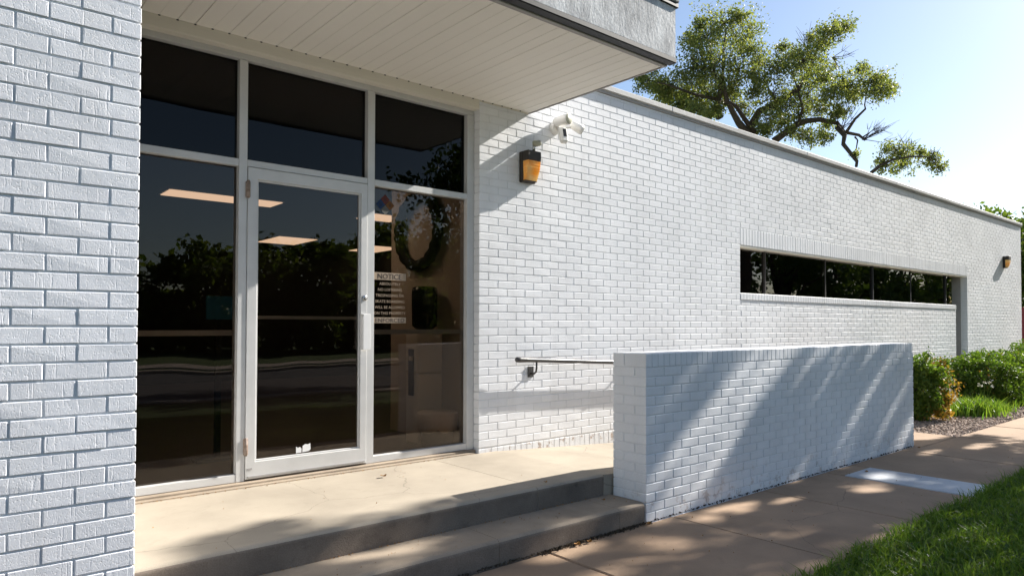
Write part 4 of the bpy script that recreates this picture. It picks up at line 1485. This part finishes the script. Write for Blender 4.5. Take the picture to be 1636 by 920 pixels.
# -- grass
def blades(n, xf, hmin, hmax, r, width=0.0035, lean=0.5):
    P = xf(n, r)
    n = len(P)
    hgt = r.uniform(hmin, hmax, n)
    an = r.uniform(0, 2 * math.pi, n)
    side = np.stack([np.cos(an), np.sin(an), np.zeros(n)], 1) * width * r.uniform(.7, 1.3, n)[:, None]
    la = r.uniform(0, 2 * math.pi, n)
    ln = np.stack([np.cos(la), np.sin(la), np.zeros(n)], 1) * (hgt * r.uniform(.1, lean * 1.6, n))[:, None]
    up = np.stack([np.zeros(n), np.zeros(n), hgt], 1)
    V = np.empty((n, 5, 3))
    V[:, 0] = P - side
    V[:, 1] = P + side
    V[:, 2] = P - side * .75 + ln * .35 + up * .6
    V[:, 3] = P + side * .75 + ln * .35 + up * .6
    V[:, 4] = P + ln + up * r.uniform(.75, 1.0, n)[:, None]
    i = np.arange(n)[:, None] * 5
    return V.reshape(-1, 3), i + np.array([[2, 3, 4]]), i + np.array([[0, 1, 3, 2]])


gr = np.random.default_rng(99)
LE = -2.815
def patchy(x, y):
    return .5 + .25 * np.sin(x * 2.3 + y * 1.1) * np.sin(y * 3.1 - x) + .25 * np.sin(x * 6.1 + 1.7) * np.sin(y * 7.3 + x * 2)
def lawn_xy(n, r):
    k = int(n * .72)
    x1 = r.uniform(1.4, 8.0, k); y1 = LE - r.uniform(0, 1, k) ** 1.2 * 2.2
    x2 = r.uniform(-3, 14, n - k); y2 = r.uniform(-6.4, LE, n - k)
    x, y = np.concatenate([x1, x2]), np.concatenate([y1, y2])
    y += .03 * np.sin(x * 5.1) + .03 * np.sin(x * 11.7 + 1) + .02 * np.sin(x * 23)
    d = np.hypot(x - CAM[0], y - CAM[1])
    keep = (d > .9) & (r.random(len(x)) < .45 + .6 * patchy(x, y))
    return np.stack([x, y, np.full(len(x), -0.357)], 1)[keep]
parts = [blades(150000, lawn_xy, .025, .075, gr, .0036), blades(26000, lawn_xy, .05, .12, gr, .0045, .7)]
parts.append(blades(2000, lambda n, r: np.stack([r.uniform(1.6, 9, n), r.normal(LE, .025, n), np.full(n, -.35)], 1), .04, .12, gr, .0035, .8))
V, T, Q = merge(parts)
tag(put('lawn_grass', fast_mesh('lawn_grass', V, T, Q, M['grass'])), 'shaded lawn grass along the edge of the sidewalk', 'grass', None, 'stuff')
V, T, Q = blades(11000, lawn_xy, .02, .07, gr, .003, 1.1)
tag(put('dry_grass', fast_mesh('dry_grass', V, T, Q, M['dry'])), 'dry straw coloured blades scattered in the lawn', 'grass', None, 'stuff')
# clover-like broad weeds mixed in the lawn
wp = lawn_xy(9000, gr)
wp[:, 2] += gr.uniform(.02, .06, len(wp))
V, Q = leaf_quads(wp, .016, gr, 2.5, .7)
tag(put('lawn_weeds', fast_mesh('lawn_weeds', V, None, Q, M['leaf_shade'])), 'broad leaved weeds among the lawn grass', 'weeds', None, 'stuff')

def bed_xy(n, r):
    x = r.uniform(10.7, 17.0, n)
    y = r.uniform(-1.60, -.55, n)
    patch = np.sin(x * 4.1) * .10 + np.sin(x * 9.3 + y * 5) * .07
    m = y > -1.02 - (x - 11.0) * .10 + patch + r.normal(0, .05, n)
    return np.stack([x, y, np.full(len(x), GZ - .035)], 1)[m]
parts = [blades(22000, bed_xy, .05, .17, gr, .006)]
parts.append(blades(900, lambda n, r: np.stack([r.normal(11.2, .25, n), r.normal(-1.0, .15, n), np.full(n, GZ - .03)], 1), .15, .36, gr, .008))
V, T, Q = merge(parts)
tag(put('bed_grass', fast_mesh('bed_grass', V, T, Q, M['grass'])), 'sunlit grass growing round the shrubs in the bed', 'grass', None, 'stuff')
# white flowering weed in front of the wide shrub
fw = empty('flowering_plant', (11.25, -1.1, GZ - .03), 'small plant with pale flowers in front of the wide shrub', 'plant')
parts, fl = [], []
for k in range(5):
    e = np.array([11.25 + gr.normal(0, .12), -1.1 + gr.normal(0, .08), GZ + gr.uniform(.42, .56)])
    parts.append(tube_arr(bez((11.25, -1.1, GZ - .03), e, .03, 5), np.linspace(.005, .003, 5), 5))
    fl.append(e + gr.normal(0, .014, (9, 3)))
V, T, Q = merge(parts)
put('stem', fast_mesh('stem', V, T, Q, M['leaf_box']), fw)
V, Q = leaf_quads(np.concatenate(fl), .018, gr, 1.5, .8)
put('petals', fast_mesh('petals', V, None, Q, M['flower']), fw, kind='stuff')

# -- mulch chips
mr_ = np.random.default_rng(13)
nch = 9000
cxs = mr_.uniform(8.28, 14.5, nch)
cys = mr_.uniform(-1.63, -.05, nch)
sz = mr_.uniform(.5, 1.3, nch)
base_ = np.array([[-1, -.5, 0], [1, -.6, .0], [.9, .6, .1], [-.9, .5, 0], [-.6, -.3, .5], [.7, -.3, .45], [.5, .35, .55], [-.5, .3, .5]]) * .022
ca = mr_.uniform(0, 2 * math.pi, nch)
V = np.empty((nch, 8, 3))
for i in range(8):
    bxv, byv, bzv = base_[i]
    V[:, i, 0] = cxs + (bxv * np.cos(ca) - byv * np.sin(ca)) * sz
    V[:, i, 1] = cys + (bxv * np.sin(ca) + byv * np.cos(ca)) * sz
    V[:, i, 2] = GZ - .038 + bzv * sz + mr_.uniform(0, .012, nch)
V += mr_.normal(0, .003, V.shape)
fq = np.array([[0, 3, 2, 1], [4, 5, 6, 7], [0, 1, 5, 4], [1, 2, 6, 5], [2, 3, 7, 6], [3, 0, 4, 7]])
Q = (np.arange(nch)[:, None, None] * 8 + fq[None]).reshape(-1, 4)
tag(put('mulch', fast_mesh('mulch', V.reshape(-1, 3), None, Q, M['chips'])), 'brown mulch chips covering the bed beside the sidewalk', 'mulch', None, 'stuff')

# -- fallen leaves and litter
def fallen(x, y, z, s, seed, label):
    r = np.random.default_rng(seed)
    pts = []
    n = 9
    for k in range(n):
        a = 2 * math.pi * k / n
        rr = s * (0.62 + .38 * (k % 2)) * r.uniform(.8, 1.1)
        pts.append((x + rr * math.cos(a), y + .6 * rr * math.sin(a), z + .012 + abs(math.cos(a)) * s * .35))
    V = [(x, y, z + .010)] + pts + [(p[0], p[1], p[2] - .0015) for p in pts] + [(x, y, z + .0085)]
    Fs = [(0, k + 1, (k + 1) % n + 1) for k in range(n)] + [(2 * n + 1, n + (k + 1) % n + 1, n + k + 1) for k in range(n)] + \
         [(k + 1, n + k + 1, n + (k + 1) % n + 1, (k + 1) % n + 1) for k in range(n)]
    tag(put('fallen_leaf', mesh_from('fallen_leaf', V, Fs, M['fallen'])), label, 'leaf', 'dry leaves on the concrete')


fallen(0.86, -0.30, LZ, .035, 1, 'curled orange leaf on the landing in front of the door')
fallen(1.50, -1.60, GZ, .04, 2, 'yellow brown leaf against the foot of the lower step')
fallen(1.60, -1.61, GZ, .03, 3, 'small brown leaf second along the foot of the step')
fallen(2.20, -1.60, GZ, .035, 4, 'brown leaf in the corner between the step and low wall')
fallen(1.62, -1.18, LZ, .022, 5, 'tiny dark leaf near the edge of the landing')
fallen(2.02, -1.35, -.183, .022, 6, 'tiny dark leaf on the lower step by the low wall')
fallen(5.16, -1.83, GZ, .028, 7, 'small dry leaf on the pale slab in the sidewalk')
fallen(6.95, -1.66, GZ, .028, 8, 'dark leaf at the foot of the low wall near its far end')
# dirt along the foot of the step and wall
dr = np.random.default_rng(17)
n = 1400
dxs = np.concatenate([dr.uniform(-1, 2.2, 500), dr.uniform(1.2, 2.25, 500), dr.uniform(2.3, 7.0, 400)])
dys = np.concatenate([-1.555 - np.abs(dr.normal(0, .010, 500)), -1.56 - np.abs(dr.normal(0, .018, 500)), -1.558 - np.abs(dr.normal(0, .007, 400))])
P = np.stack([dxs, dys, GZ + .004 + dr.uniform(0, .008, n)], 1)
V, Q = leaf_quads(P, .010, dr, 1.0, .6)
tag(put('debris', fast_mesh('debris', V, None, Q, M['soil'])), 'dark crumbs of dirt along the foot of the step and wall', 'debris', None, 'stuff')

# leaf crumbs and grit lying about on the landing, step and sidewalk
sp_ = np.random.default_rng(23)
P = np.concatenate([np.stack([sp_.uniform(-.9, 2.1, 22), sp_.uniform(-1.18, .0, 22), np.full(22, LZ + .004)], 1),
                    np.stack([sp_.uniform(-.9, 2.15, 60), sp_.uniform(-1.5, -1.24, 60), np.full(60, -.183 + .004)], 1),
                    np.stack([sp_.uniform(0, 9, 150), sp_.uniform(-2.78, -1.6, 150), np.full(150, GZ + .007)], 1),
                    np.stack([sp_.uniform(-.9, 2.1, 160), -1.228 - np.abs(sp_.normal(0, .012, 160)), np.full(160, -.183 + .005)], 1),
                    np.stack([sp_.uniform(-1, 1.9, 150), .004 - np.abs(sp_.normal(0, .012, 150)), np.full(150, LZ + .004)], 1)])
V, Q = leaf_quads(P, .0055, sp_, 2.0, .6)
tag(put('grit', fast_mesh('grit', V, None, Q, M['fallen'])), 'leaf crumbs and grit lying on the landing and sidewalk', 'grit', None, 'stuff')
